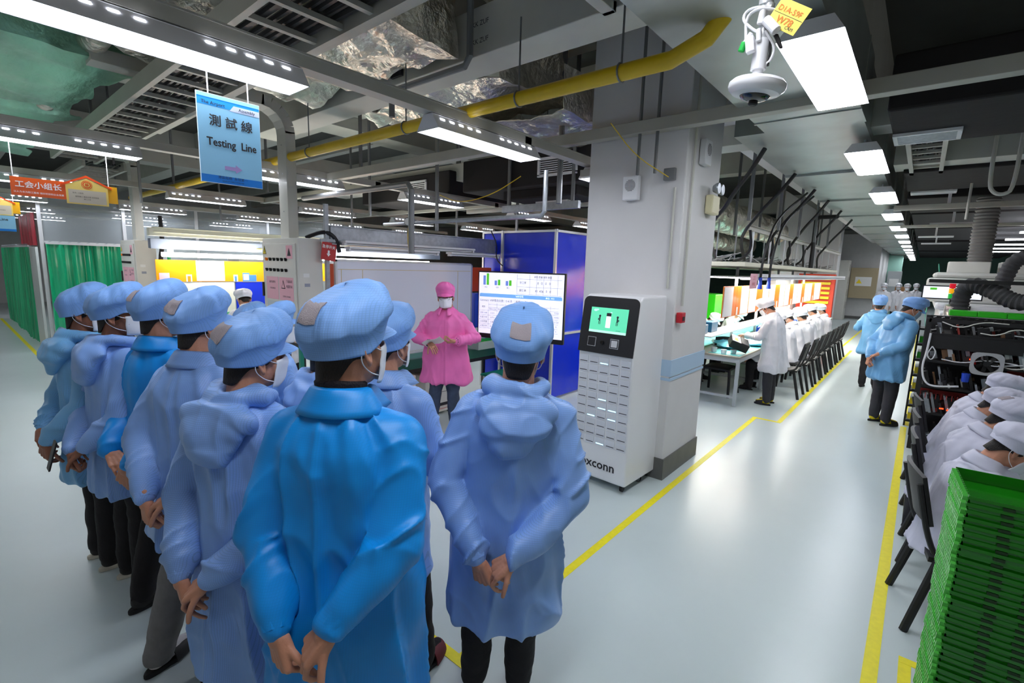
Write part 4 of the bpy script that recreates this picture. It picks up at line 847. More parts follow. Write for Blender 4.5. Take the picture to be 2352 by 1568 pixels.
# overhead frame of the bench line
t = thing('bench_canopy', 'pale overhead frame with sockets running above the aisle workbenches', 'frame', (-2.4, 12, 2.0))
b = MB(); b.bx(-.05, .45, -4.6, 5, .0, .06); b.bx(-.5, -.05, -4.6, 5, -.02, .03); b.build('cable_tray', mat('cream_trough', (226, 222, 200)), t, bevel=.004)
b = MB()
for i in range(60): y = -4.5+i*.16; rr = random.Random(i); b.tube([(rr.uniform(-.4, .3), y, .08), (rr.uniform(-.4, .4), y+.1, .14+.08*rr.random()), (rr.uniform(-.4, .4), y+.3, .07)], .008, 5)
o = b.build('cable_tangle', mat('tangle_grey', (150, 150, 150), .5, metal=.3, var=.5, vs=8), t)
b = MB(); b.bx(-.42, .66, -4.9, 5, -.16, -.15); b.bx(.64, .66, -4.9, 5, -.19, -.10); b.build('lamp_shade', M_FIX, t)
b = MB(); b.bx(.46, .60, -4.8, 5, -.185, -.165); b.bx(.05, .35, -4.55, 5, -.175, -.165); b.bx(-.35, -.05, -4.55, 5, -.175, -.165); b.build('lamp_strip', M_WLAMP, t)
b = MB(); b.bx(.42, .46, -4.6, 5, .50, .56); b.bx(.40, .5, -4.6, 5, .56, .565); b.build('socket_rail', M_CHAN, t)
b = MB()
for i in range(9): y = -4.3+i*1.05; b.bx(.43, .45, y, y+.02, .06, .5); b.bx(-.4, -.38, y, y+.02, .03, .8)
b.build_each('strut', M_ALU, t)
pk = 0
for i in range(13):
    y = 6.7+i*.62
    b = MB(); b.bx(-2.005, -1.995, y, y+.61, 1.30, 1.72, 1); b.bx(-1.994, -1.990, y+(.03 if i % 2 == 0 else .20), y+(.42 if i % 2 == 0 else .59), 1.31, 1.71, 0); b.bx(-1.994, -1.991, y+.02, y+.08, 1.31, 1.42, 0)
    o = center_to(b.build('work_instruction_board', [M_PAPER, mat('acrylic_lit', (244, 132, 40), .3)])); tag(o, 'orange acrylic board with white work sheets above the benches, %s from the pillar' % ORD[i].replace('nearest', 'first'), 'board', 'work sheet boards above the benches')
b = MB(); b.bx(-1.74, -1.735, 6.9, 7.25, 1.70, 1.90, 0); b.text('工位', .06, (-1.732, 7.07, 1.84), Y_, Z_, 1); b.text('静电区', .05, (-1.732, 7.07, 1.76), Y_, Z_, 1)
o = center_to(b.build('pink_notice', [M_PINKP, M_REDS])); tag(o, 'pink notice with red characters hung beside the pillar edge', 'notice')
for k, (x, y) in enumerate(((-1.72, 7.35), (-1.70, 7.75))):
    t = thing('hanging_plug', ['blue cable connector hanging in front of the pink notice', 'blue cable connector hanging right of the pink notice'][k], 'plug', (x, y, 1.75))
    b = MB(); b.tube([(0, 0, .08), (0, 0, .3), (.02, .1, .6), (.05, .4, .95), (.25, 1.1, 1.35)], .016, 8, smooth=2); b.build('cable', M_CABLE, t)
    b = MB(); b.cyl((0, 0, -.06), (0, 0, .04), .035, .022); b.cyl((0, 0, .04), (0, 0, .10), .022); b.build('connector', M_BLUEB, t, bevel=.003)
for k, (yt, yb, xb) in enumerate(((5.4, 5.9, -1.95), (6.9, 7.1, -1.9), (8.3, 8.6, -1.9), (9.6, 10.2, -1.9), (11.2, 11.8, -1.9), (13.0, 13.6, -1.9))):
    pipe('thick black cable swooping from the steel duct to the bench canopy, %s from the pillar' % ORD[k].replace('nearest', 'first'), [(-1.35, yt, 3.12), (-1.5, yt+(yb-yt)*.25, 2.93), (-1.68, yt+(yb-yt)*.5, 2.75), (-1.8, yt+(yb-yt)*.8, 2.62), (xb, yb, 2.50), (xb-.15, yb+.3, 2.35), (xb-.2, yb+.8, 2.1)], .022, M_CABLE, 'power_cable', 'cable', 2)
for k in range(4):
    y = 7.4+k*1.3
    pipe('black cable drooping below the socket rail over the benches, %s from the pillar' % ORD[k].replace('nearest', 'first'), [(-1.93, y, 2.5), (-1.9, y+.05, 2.25), (-2.0, y+.1, 2.12), (-2.2, y+.3, 2.07)], .018, M_CABLE, 'power_cable', 'cable', 2)
pipe('thick black upright pipe with a hooked top above the benches', [(-1.8, 11.6, 2.05), (-1.8, 11.6, 3.0), (-1.72, 11.5, 3.05), (-1.4, 11.2, 3.02)], .04, M_CABLE, sm=0)
M_FAN = {}
# things on the benches
def item(name, label, cat, c, sz, m, rz=0, bev=.008, group=None, extra=None):
    t = thing(name, label, cat, c, rz, group); b = MB(); b.bx(-sz[0]/2, sz[0]/2, -sz[1]/2, sz[1]/2, 0, sz[2]); b.build('body', m, t, bevel=bev)
    if extra: extra(t)
    return t
t = thing('test_meter', 'tilted black instrument with white top lying on the first bench', 'instrument', (-1.98, 7.5, .83), .5); t.rotation_euler = (.35, .35, .5)
b = MB(); b.bx(-.13, .13, -.11, .11, 0, .12); b.build('case', M_BLACK, t, bevel=.01); b = MB(); b.bx(-.125, .0, -.1, .1, .12, .123, 0); b.bx(-.09, -.04, -.08, .02, .123, .124, 1); b.build('label', [M_PAPER, M_YLAB], t); b = MB(); b.bx(.01, .12, -.1, .1, .12, .128); b.build('fan_grille', mat('grille_dark', (60, 60, 62), .5), t)
rnd = random.Random(12)
bag = ['teal crumpled bag on the first bench', 'teal bag behind the tilted instrument', 'blue plastic bag on the bench at the standing worker', 'teal bag further along the bench row']
for k, (x, y) in enumerate(((-2.15, 7.95), (-2.3, 8.2), (-2.05, 8.55), (-2.1, 9.6))):
    b = MB(); n = 14; P = [[(x+.22*math.cos(2*PI*i/n)*math.sin(PI*j/8)*(1+.25*rnd.random()), y+.2*math.sin(2*PI*i/n)*math.sin(PI*j/8)*(1+.25*rnd.random()), .735+.05*(1-math.cos(PI*j/8))*(.8+.3*rnd.random())) for i in range(n)] for j in range(9)]
    b.grid(P, 0, closed=True); o = center_to(b.build('plastic_bag', mat('bag_teal', (110, 190, 215), .2, bump=.6, bs=14, coat=.4), smooth=True, auto=25)); tag(o, bag[k], 'bag')
for k, (x, y, h, m, lab) in enumerate(((-2.1, 7.32, .06, M_WHITE, 'white cup at the front corner of the first bench'), (-2.25, 7.36, .07, M_ALU, 'metal tin at the front edge of the first bench'), (-2.45, 7.4, .06, M_WHITE, 'white small bowl on the first bench'), (-2.0, 7.45, .05, M_ALU, 'small round tin beside the tilted instrument'))):
    b = MB(); b.lathe([(.035, 0), (.042, h), (.038, h), (.033, .008), (0, .008)], (x, y, .737), 20); o = center_to(b.build('cup', m, smooth=True, auto=30)); tag(o, lab, 'cup')
item('parts_box', 'dark blue parts box on the bench shelf beside the pillar', 'box', (-2.5, 7.4, .976), (.16, .28, .14), mat('box_teal_dark', (24, 84, 120), .4))
item('parts_box', 'dark blue parts box on the bench shelf, second from the pillar', 'box', (-2.5, 7.85, .976), (.16, .3, .16), MATS['box_teal_dark'])
item('yellow_tool', 'bright yellow clamp tool on the bench by the pillar', 'tool', (-2.6, 7.6, .737), (.12, .2, .16), M_YEL2, .6)
item('tray_stack', 'stack of bright green trays standing behind the first bench by the pillar', 'trays', (-3.35, 7.6, .74), (.4, .5, .62), M_GREEN)
item('tray_stack', 'stack of bright green trays behind the standing worker', 'trays', (-3.4, 10.6, .9), (.4, .7, .55), M_GREEN)
item('tray_stack', 'low stack of green trays between the two seated caps across the bench', 'trays', (-3.35, 9.0, .74), (.35, .6, .35), M_GREEN)
for k in range(7): item(['test_fixture', 'monitor_box', 'parts_bin'][k % 3], 'small %s on the aisle benches, %s from the standing worker' % (['blue instrument', 'grey instrument', 'teal bin'][k % 3], ORD[k].replace('nearest', 'first')), 'instrument', (-2.2, 10.1+.75*k, .737), (.25, .2, .18+.05*(k % 3)), [M_BLUEB, M_WCAB, M_TEAL][k % 3], .2*k)
# rack across the benches
t = thing('storage_rack', 'rack crowded with dark parts behind the benches next to the pillar', 'rack', (-4.1, 9.3, 0))
b = MB()
for z in (.3, .8, 1.2, 1.6): b.bx(-.25, .25, -1.8, 1.8, z, z+.03)
for y in (-1.8, 0, 1.8): b.bx(-.25, -.21, y-.02, y+.02, 0, 1.9); b.bx(.21, .25, y-.02, y+.02, 0, 1.9)
b.build('frame', M_GALV, t)
b = MB(); r_ = random.Random(2)
for z in (.33, .83, 1.23, 1.63):
    for i in range(26): y = -1.75+i*.137; b.bx(-.2, .2, y, y+.09, z, z+.08+.22*r_.random())
o = b.build('stored_parts', mat('parts_dark', (96, 96, 100), .5, metal=.3, var=.6, vs=14), t)
# red and yellow bin wall
t = thing('bin_cabinet', 'red cabinet with six rows of yellow bins at the far end of the benches', 'cabinet', (-2.62, 18.2, 1.0))
b = MB(); b.bx(-.5, .5, 0, .25, -1.0, .95); b.build('cabinet_body', mat('cabinet_red', (214, 60, 30), .5), t)
for k in range(6): b = MB(); b.bx(-.40, .40, -.10, 0, .02+k*.15, .10+k*.15); b.build('yellow_bin', M_YEL2, t, bevel=.005)
t = thing('distribution_board', 'beige electrical cabinet with yellow warning label on the corridor wall', 'cabinet', (-2.05, 26.9, .95))
b = MB(); b.bx(-.5, .5, -.25, 0, 0, 1.35); b.build('box', mat('beige_metal', (168, 154, 124), .5), t, bevel=.01); b = MB(); b.bx(-.3, .3, -.262, -.25, .55, .95, 0); b.prism([(-.11, -.09), (.11, -.09), (0, .1)], (-.15, -.265, .75), X_, Z_, (0, -.003, 0), 1); b.build('warning_label', [M_PAPER, M_YLAB], t)
t = thing('distribution_board', 'second grey electrical cabinet further down the corridor', 'cabinet', (-1.2, 32.9, .95)); b = MB(); b.bx(-.3, .3, -.2, 0, 0, 1.3); b.build('box', M_FRAMEG, t, bevel=.01); b = MB(); b.bx(-.2, .2, -.21, -.2, .5, .9); b.build('warning_label', M_PAPER, t)
t = thing('louvre_cabinet', 'tall white louvred cabinet at the end of the benches', 'cabinet', (-2.86, 26.2, 0)); b = MB(); b.bx(-.3, .3, -.4, .4, 0, 2.6); b.build('cabinet_body', M_WCAB, t, bevel=.01)
b = MB()
for j in range(4):
    for i in range(6): z = .5+j*.55+i*.05; b.bx(.30, .31, -.25, .25, z, z+.02)
b.build('louvres', M_CHAN, t)
b = MB(); b.bx(-.93, -.88, 33.0, 33.05, .2, 1.4); b.bx(-1.0, -.6, 29.5, 29.9, 0, 1.5); o = center_to(b.build('cupboard', mat('wood_brown', (150, 105, 60), .6))); tag(o, 'brown wooden cupboard far down the corridor', 'cupboard')
# chairs: black, thick tube legs
def chair(loc, rz, label, group):
    t = thing('chair', label, 'chair', loc, rz, group)
    b = MB(); P = [[(-.20+.40*i/8, -.20+.40*j/6, .44+.012*math.cos((i-4)/4*1.5)-.02*(j == 6)) for i in range(9)] for j in range(7)]; b.grid(P, .03); b.build('seat', M_BLACK, t, smooth=True)
    b = MB(); P = [[(-.19+.38*i/8, -.215-.06*j/5-.03*(1-((i-4)/4)**2), .60+.26*j/5+.02*(j == 5)*(1-((i-4)/4)**2)) for i in range(9)] for j in range(6)]; b.grid(P, .02); b.build('backrest', M_BLACK, t, smooth=True)
    for sx in (-1, 1):
        b = MB(); b.tube([(sx*.20, .20, .42), (sx*.21, .20, .25), (sx*.22, .22, .0)], .021, 8, smooth=1); b.build('leg', M_BLACK, t, smooth=True)
        b = MB(); b.tube([(sx*.20, -.16, .42), (sx*.21, -.2, .25), (sx*.23, -.26, .0)], .021, 8, smooth=1); b.build('leg', M_BLACK, t, smooth=True)
        b = MB(); b.tube([(sx*.19, .18, .42), (sx*.20, -.16, .42), (sx*.19, -.22, .55), (sx*.18, -.28, .82)], .014, 8, smooth=2); b.build('side_frame', M_BLACK, t, smooth=True)
    return t
ch0 = chair((-1.52, 8.62, 0), PI/2, 'black chair in the row along the yellow line, nearest behind the standing worker', 'black chairs along the aisle benches')
cy = [9.35, 10.1, 10.8, 11.5, 12.2, 12.95, 13.6]
for k, y in enumerate(cy): dup(ch0, (-1.5, y, 0), PI/2, 'black chair in the row along the yellow line, %s behind the standing worker' % ORD[k+1])
dup(ch0, (-2.3, 7.9, 0), PI, 'black chair pushed under the first bench beside the pillar', 'black chairs under the benches'); dup(ch0, (-3.3, 7.9, 0), -PI/2, 'black chair across the first bench, half hidden by the pillar', 'black chairs under the benches')

# ================================================================ right side: machines, rack, trays
t = thing('placement_machine', 'long white machine with twin small screens at the right of the aisle', 'machine', (1.6, 9.0, 0))
b = MB(); b.bx(-1.40, 1.8, -.9, 1.6, .1, 1.50); b.bx(-1.45, 1.8, -.5, 1.6, 1.50, 1.58); b.build('machine_body', M_WHITE, t, bevel=.03)
b = MB(); b.bx(-1.56, 2.0, .2, 1.7, 1.58, 1.92); b.bx(-1.5, 2.0, .3, 1.6, 1.92, 2.0); b.build('hood', mat('machine_grey', (206, 206, 200), .4), t, bevel=.04)
b = MB(); b.bx(-1.2, 1.9, -.915, -.90, 1.40, 1.405, 0); b.bx(-1.35, -1.1, -.52, -.50, 1.52, 1.57, 1); b.bx(.2, .5, -.912, -.9, 1.32, 1.37, 1); b.bx(-.75, -.5, -.912, -.9, 1.42, 1.45, 1); b.build('trim_line', [M_PIPE, M_BLACK], t)
b = MB(); b.bx(-1.60, -1.0, -.45, -.40, 1.64, 1.82, 0)
b.bx(-1.585, -1.31, -.456, -.45, 1.655, 1.805, 1); b.bx(-1.285, -1.015, -.456, -.45, 1.655, 1.805, 1); b.bx(-1.52, -1.45, -.458, -.456, 1.76, 1.79, 2); b.bx(-1.20, -1.13, -.458, -.456, 1.76, 1.79, 2); b.build('twin_display', [M_BLACK, MW, DG], t)
t = thing('stack_light', 'signal tower with red, amber and green segments in front of the twin screens', 'light', (.28, 8.0, 1.45))
b = MB(); b.cyl((0, 0, 0), (0, 0, .22), .01); b.cyl((0, 0, 0), (0, 0, .02), .03); b.build('pole', M_BLACK, t)
for k, (m, c) in enumerate((('green', (20, 170, 60)), ('amber', (250, 170, 20)), ('red', (210, 20, 40)))): b = MB(); b.cyl((0, 0, .22+.062*k), (0, 0, .278+.062*k), .03, n=18); b.build(m+'_segment', mat('signal_'+m, c, .3, emit=.35), t)
b = MB(); b.grid([[(.14+.05*math.sin(j*.9), 10.5+.5*i/6, .4+1.75*j/10) for i in range(7)] for j in range(11)], .004); o = center_to(b.build('green_film', mat('film_green', (30, 190, 150), .25), smooth=True)); tag(o, 'strip of green film hanging beside the white machine', 'film')
# flexible hose
def hose(label, pts, r, m):
    b = MB(); b.tube(pts, r, 20, smooth=3); n = 20; v = np.array(b.v).reshape(-1, n, 3); C_ = v.mean(1, keepdims=True); L = np.concatenate([[0], np.cumsum(np.linalg.norm(np.diff(C_[:, 0], axis=0), axis=1))])
    N2 = int(L[-1]/.012); Ls = np.linspace(0, L[-1], N2); P = np.stack([np.stack([np.interp(Ls, L, v[:, k, c]) for c in range(3)], 1) for k in range(n)], 1); Cc = P.mean(1, keepdims=True); P = Cc+(P-Cc)*(1+.07*np.sin(Ls/.05*2*PI)[:, None, None]+.03*vnoise(P.reshape(-1, 3)*14, 3).reshape(N2, n, 1))
    b = MB(); b.grid(P, 0, closed=True); o = center_to(b.build('flexible_hose', m, smooth=True)); tag(o, label, 'hose')
M_HOSE = mat('hose_grey', (74, 74, 76), .8, bump=.5, bs=60)
hose('thick grey corrugated hose arching over the white machine', [(.36, 7.85, 1.50), (.36, 7.85, 1.72), (.42, 7.8, 1.86), (.60, 7.7, 1.80), (.80, 7.6, 1.66), (.98, 7.5, 1.70), (1.02, 7.6, 1.95)], .085, M_HOSE)
hose('second grey corrugated hose rising behind the first one', [(.72, 8.4, 1.72), (.76, 8.4, 2.0), (.82, 8.4, 2.18), (1.05, 8.4, 2.22), (1.4, 8.4, 2.15)], .08, M_HOSE)
hose('pale grey upright flexible duct above the white machine', [(.62, 10.5, 1.9), (.62, 10.5, 3.2)], .14, mat('hose_pale', (130, 128, 126), .7))
foil_round('crumpled foil collar at the foot of the corrugated hose', [(.33, 7.9, 1.44), (.35, 7.87, 1.66)], .10, 31)
b = MB(); b.bx(.05, 3.0, 7.55, 7.62, 1.86, 1.90); o = center_to(b.build('dark_rail', M_BLACK)); tag(o, 'dark level rail crossing over the white machine', 'rail')
for k in range(3): b = MB(); b.bx(.25+k*.55, .70+k*.55, 9.6, 10, 2.0, 2.16); o = center_to(b.build('carton', M_WCAB, bevel=.01)); tag(o, 'pale carton on top of the white machine, %s from the aisle' % ORD[k].replace('nearest', 'first'), 'box')
# black equipment rack, front facing the camera
RX0, RY = .10, 6.95
t = thing('equipment_rack', 'wide black rack full of cables and lit circuit boxes right of the aisle', 'rack', (1.3, RY+.35, 0))
b = MB()
for x in (RX0, RX0+1.05, RX0+2.1):
    for y in (RY, RY+.6): b.bx(x-.02, x+.02, y-.02, y+.02, 0, 1.48)
for z in (.1, .42, .72, 1.0, 1.30): b.bx(RX0, RX0+2.1, RY, RY+.6, z, z+.025)
b.bx(RX0, RX0+2.1, RY+.6, RY+.62, .1, 1.48); b.bx(RX0+.02, RX0+.75, RY-.01, RY+.3, 1.16, 1.30); b.bx(RX0, RX0+2.1, RY-.02, RY, 1.44, 1.48); b.build('rack_frame', mat('rack_black', (20, 18, 20), .5), t, world=True)
b = MB(); r_ = random.Random(5)
for z0 in (.125, .445, .745, 1.025, 1.325):
    for i in range(120):
        x = RX0+.04+r_.random()*1.9; y = RY+.02+.3*r_.random(); h = .012+.065*r_.random()**1.5*(1.4 if z0 < 1.2 else .7); w = .006+.024*r_.random()**2
        b.obox((x, y, z0+h), (w, 0, .3*w), (0, .05, 0), (-.25*h, 0, h), r_.choice((0, 0, 0, 0, 5, 5, 1, 1, 2, 3, 4)))
o = b.build('stored_boards', [M_BLACK, M_GALV, mat('pcb_red', (150, 44, 36), .5), M_ALU, mat('pcb_brown', (128, 92, 60), .5), M_CABLE], t, world=True); o['kind'] = 'stuff'
b = MB()
for k in range(30): x = RX0+.05+k*.067; b.obox((x, RY+.08, 1.475), (.012, 0, .004), (0, .06, 0), (-.006, 0, .018))
b.build_each('top_socket', M_BLACK, t, world=True)
b = MB(); MRG = mat('glow_red', (255, 60, 20), emit=2.2)
for k in range(7): b.bx(RX0+1.0+k*.1, RX0+1.08+k*.1, RY+.0, RY+.05, 1.13, 1.19)
b.build_each('lit_relay', mat('relay_pale', (226, 150, 130), .4, emit=.25), t, world=True)
b = MB()
for x, z in ((.47, 1.07), (.30, .50), (.36, .49), (.42, .50), (1.15, .98)): b.bx(x, x+.035, RY-.005, RY+.01, z, z+.012)
b.build_each('red_led', MRG, t, world=True)
b = MB(); b.bx(RX0+.02, RX0+.55, RY+.25, RY+.27, .46, .66); b.bx(RX0+.7, RX0+2.0, RY+.35, RY+.37, .76, 1.1)
for k in range(12): b.bx(RX0+.02+.044*k, RX0+.026+.044*k, RY-.004, RY+.0, .6, .66)
b.build('red_backing', mat('backing_red', (160, 40, 36), .6), t, world=True)
for k in range(14):
    r_ = random.Random(k+40); x = RX0+.05+r_.random()*1.5; z = r_.choice((.2, .5, .8, 1.05, 1.36, 1.45)); L_ = .2+.4*r_.random()
    b = MB(); b.tube([(x, RY-.02, z), (x+L_*.3, RY-.05, z-.06*r_.random()), (x+L_*.6, RY-.04, z+.08*r_.random()), (x+L_, RY-.02, z+.02)], .006, 6, smooth=2); b.build('cable', [M_ALU, M_FIX, M_CABLE, M_WCAB][k % 4], t, world=True)
b = MB(); b.tube([(.13, RY-.03, 1.32), (.12, RY-.04, 1.1), (.10, RY-.04, .95), (.13, RY-.04, .80), (.2, RY-.05, .74), (.42, RY-.04, .78)], .010, 8, smooth=3); b.tube([(.16, RY-.04, 1.18), (.20, RY-.05, 1.12), (.17, RY-.05, 1.02), (.12, RY-.04, 1.08), (.16, RY-.04, 1.18)], .006, 6, smooth=2); b.build('white_cable', M_FIX, t, world=True)
for k, (x, z) in enumerate(((.60, 1.05), (.62, .55))):
    f = thing('cooling_fan', ['grey square fan with a round dark mouth on the black rack', 'second grey fan lower on the black rack'][k], 'fan', (x, RY-.08, z))
    b = MB(); n = 48; AN = [2*PI*i/n for i in range(n)]; out = [(.125*math.copysign(abs(math.cos(a))**.4, math.cos(a)), .115*math.copysign(abs(math.sin(a))**.4, math.sin(a))) for a in AN]; inn = [(.098*math.cos(a), .092*math.sin(a)) for a in AN]
    vs = [(a, 0, c_) for a, c_ in out]+[(a, 0, c_) for a, c_ in inn]+[(a, .06, c_) for a, c_ in out]+[(a, .06, c_) for a, c_ in inn]
    fs = []
    for i in range(n): j = (i+1) % n; fs += [(i, j, j+n, i+n), (i+2*n, i+3*n, j+3*n, j+2*n), (i, i+2*n, j+2*n, j), (i+n, j+n, j+3*n, i+3*n)]
    b.add(vs, fs); b.build('fan_housing', mat('fan_grey', (170, 170, 172), .5), f)
    b = MB(); b.cyl((0, .03, 0), (0, .05, 0), .028, n=16)
    for i in range(7): a = 2*PI*i/7; b.obox((.055*math.cos(a), .04, .055*math.sin(a)), (.03*math.cos(a), 0, .03*math.sin(a)), (-.018*math.sin(a), .01, .018*math.cos(a)), (0, .0015, 0))
    b.build('fan_blades', M_BLACK, f)
for k in range(4): b = MB(); b.obox((.36+.22*k, 7.05, 1.55), (.11, 0, .0), (0, .12, 0), (0, 0, .028)); o = center_to(b.build('green_tray', M_GREEN, bevel=.008)); tag(o, 'bright green tray lying along the top of the black rack, %s from the aisle' % ORD[k].replace('nearest', 'first'), 'tray', 'green trays on the black rack')
b = MB(); b.cyl((.46, 6.9, .84), (.46, 6.9, .93), .03, .035); o = center_to(b.build('cable_reel', M_BLUEB)); tag(o, 'small blue and white reel hanging on the black rack', 'reel')
t = thing('bin_tower', 'narrow black tower of small drawers at the left edge of the black rack', 'tower', (.14, 8.15, 0))
b = MB()
for x in (-.11, .11):
    for y in (-.15, .15): b.bx(x-.01, x+.01, y-.01, y+.01, 0, 1.36)
for k in range(7): b.bx(-.12, .12, -.17, .17, .06+k*.20, .085+k*.20)
b.build('tower_frame', M_BLACK, t)
for k in range(6):
    b = MB(); b.bx(-.09, .09, -.16, .12, .09+k*.20, .19+k*.20); b.bx(-.09, -.04, -.163, -.16, .10+k*.2, .18+k*.2, 1); b.build('bin', [mat('bin_clear', (200, 208, 204), .4), M_YEL2 if k < 4 else M_GREEN], t, bevel=.006)
t = thing('floor_bin', 'small dark clear-walled bin on the floor beside the near chair', 'bin', (.19, 4.72, 0)); b = MB(); b.grid([[(sx*(.09+.02*k), sy*(.15+.02*k), .45*k+.002) for sx, sy in ((-1, -1), (1, -1), (1, 1), (-1, 1))] for k in (0, 1)], .006, closed=True); b.bx(-.09, .09, -.15, .15, 0, .01); b.build('bin_shell', mat('smoke_plastic', (70, 70, 78), .2, alpha=.8), t); b = MB(); b.bx(-.08, .08, -.14, .14, .01, .32); b.build('bin_contents', mat('scrap', (140, 140, 150), .6, var=.5, vs=20), t)
# bench the right-hand workers sit at
t = thing('workbench', 'workbench in front of the white clad workers at the right edge', 'workbench', (1.15, 4.6, 0))
b = MB(); b.bx(-.35, .45, -2.2, 1.9, .72, .75); b.build('bench_top', M_FRAMEG, t, bevel=.004)
b = MB(); b.bx(-.3, .4, -2.1, 1.8, .751, .755); b.build('mat', M_TEAL, t)
for y in (-2.1, 0, 1.8):
    for x in (-.3, .4): b = MB(); b.bx(x-.02, x+.02, y-.02, y+.02, 0, .72); b.build('leg', M_FRAMEG, t)
for k, (y, s_) in enumerate(((4.25, 'second from the green trays'), (4.9, 'beside the small floor bin'), (5.6, 'furthest, by the rack'), (3.5, 'nearest, with the clear standing leg'))):
    dup(ch0, (.36, y, 0), -PI/2+.06*k, 'black chair under the right-hand workers, '+s_, 'black chairs at the right edge')
# green tray stack
def tray_mesh():
    b = MB(); a, c_ = .225, .15; rows = []
    for s_, z in ((.965, .0), (.965, .002), (.98, .022), (.992, .040), (1.0, .041), (1.004, .030)):
        row = []
        for (x0, y0), (x1, y1) in zip(((-a, -c_), (a, -c_), (a, c_), (-a, c_)), ((a, -c_), (a, c_), (-a, c_), (-a, -c_))):
            for i in range(12): f = i/12; row.append(((x0+(x1-x0)*f)*s_, (y0+(y1-y0)*f)*s_, z))
        rows.append(row)
    b.grid(rows, .0018, closed=True); b.bx(-a*.92, a*.92, -c_*.92, c_*.92, 0, .002); return b
t = thing('component_tray', 'topmost green tray of the tall stack at the lower right corner', 'tray', (.413, 2.27, 1.165), math.radians(4), 'green trays stacked at the lower right')
MTG = mat('tray_shaded_green', (20, 118, 12), .22, coat=.4)  # tray plastic darkened: shade of the stack's near side put into the colour
b = tray_mesh(); b.build('tray_shell', MTG, t, smooth=True, auto=30)
b = MB(); b.bx(-.003, .003, -.138, .138, .002, .034); b.build('divider', MTG, t)
for sx in (-1, 1):
    b = MB()
    for i in range(14): y = -.13+.02*i; b.obox((sx*.231, y, .022), (.008, 0, 0), (0, .0025, .004), (0, -.006, .016))
    b.build('end_ribs', mat('tray_rib_green', (96, 210, 84), .25), t)  # lighter green stands in for light passing through the translucent ribs
b = MB()
for x in (-.13, -.05, .08, .15): b.bx(x-.014, x+.014, -.1535, -.150, .018, .028)
b.build_each('slot', mat('slot_dark', (8, 50, 8), .6), t)
ONES = 'zero first second third fourth fifth sixth seventh eighth ninth tenth eleventh twelfth thirteenth fourteenth fifteenth sixteenth seventeenth eighteenth nineteenth'.split()
NTH = ONES+[(p if j == 0 else p[:-4].replace('twent', 'twenty').replace('thirt', 'thirty').replace('fort', 'forty')+'-'+ONES[j]) for p in ('twentieth', 'thirtieth', 'fortieth') for j in range(10)]
for k in range(1, 46):
    rr = random.Random(k); dup(t, (.413+.003*rr.uniform(-1, 1), 2.27+.003*rr.uniform(-1, 1), 1.165-.0243*k), math.radians(4)+rr.uniform(-.008, .008), 'green tray in the tall stack at the lower right, %s below the topmost' % NTH[k])
b = MB(); b.bx(-.26, .26, -.18, .18, .0, .04); o = b.build('dolly', M_BLUEB, bevel=.01); o.location = (.413, 2.27, .015); o.rotation_euler = (0, 0, math.radians(4)); tag(o, 'low blue base under the stack of green trays', 'dolly')
# right hand lamps seen far off
for k in range(5):
    b = MB(); b.bx(-.5, .5, -.06, .06, 0, .03); o = b.build('tube_light', M_LAMP); o.location = (1.75, 13+k*2.1, 2.78); o.rotation_euler = (0, 0, PI/2*0); tag(o, 'bluish tube lamp far off at the right edge, %s' % ORD[k], 'light', 'tube lamps at the far right')
b = MB(); b.bx(.55, 4, 13.0, 13.6, .8, 1.7); o = center_to(b.build('machine_cabinet', mat('machine_lit', (240, 200, 170), .5))); tag(o, 'pale lit machine line glimpsed under the hose', 'machine')
# ================================================================ people
def remesh(mb, voxel, it=4):
    """fuse overlapping closed pieces into one continuous skin"""
    me = D.meshes.new('r'); me.from_pydata(mb.v, [], mb.f); me.update()
    o = D.objects.new('r', me); COL.objects.link(o)
    m = o.modifiers.new('r', 'REMESH'); m.mode = 'VOXEL'; m.voxel_size = voxel; m.adaptivity = 0
    dg = bpy.context.evaluated_depsgraph_get(); e = o.evaluated_get(dg); em = e.to_mesh()
    n = len(em.vertices); v = np.empty(n*3); em.vertices.foreach_get('co', v); v = v.reshape(-1, 3)
    ne = len(em.edges); ed = np.empty(ne*2, np.int32); em.edges.foreach_get('vertices', ed); ed = ed.reshape(-1, 2)
    nl = len(em.loops); lv = np.empty(nl, np.int32); em.loops.foreach_get('vertex_index', lv)
    npoly = len(em.polygons); ls = np.empty(npoly, np.int32); em.polygons.foreach_get('loop_start', ls)
    e.to_mesh_clear(); D.objects.remove(o); D.meshes.remove(me)
    g = dict(v=v, e=ed, lv=lv, ls=ls)
    smooth(g, it); return g
def smooth(g, it, w=.6):
    v, e = g['v'], g['e']; n = len(v); a = np.concatenate([e[:, 0], e[:, 1]]); b = np.concatenate([e[:, 1], e[:, 0]])
    cnt = np.maximum(np.bincount(a, minlength=n), 1)[:, None]
    for _ in range(it):
        s = np.stack([np.bincount(a, v[b, k], minlength=n) for k in range(3)], 1)/cnt
        v = v+(s-v)*w
    g['v'] = v
def normals(g):
    v, lv, ls = g['v'], g['lv'], g['ls']; q = lv.reshape(-1, 4)
    n = np.cross(v[q[:, 2]]-v[q[:, 0]], v[q[:, 3]]-v[q[:, 1]]); N = np.zeros_like(v)
    for k in range(4):
        for c in range(3): N[:, c] += np.bincount(q[:, k], n[:, c], minlength=len(v))
    return N/(np.linalg.norm(N, axis=1, keepdims=True)+1e-12)
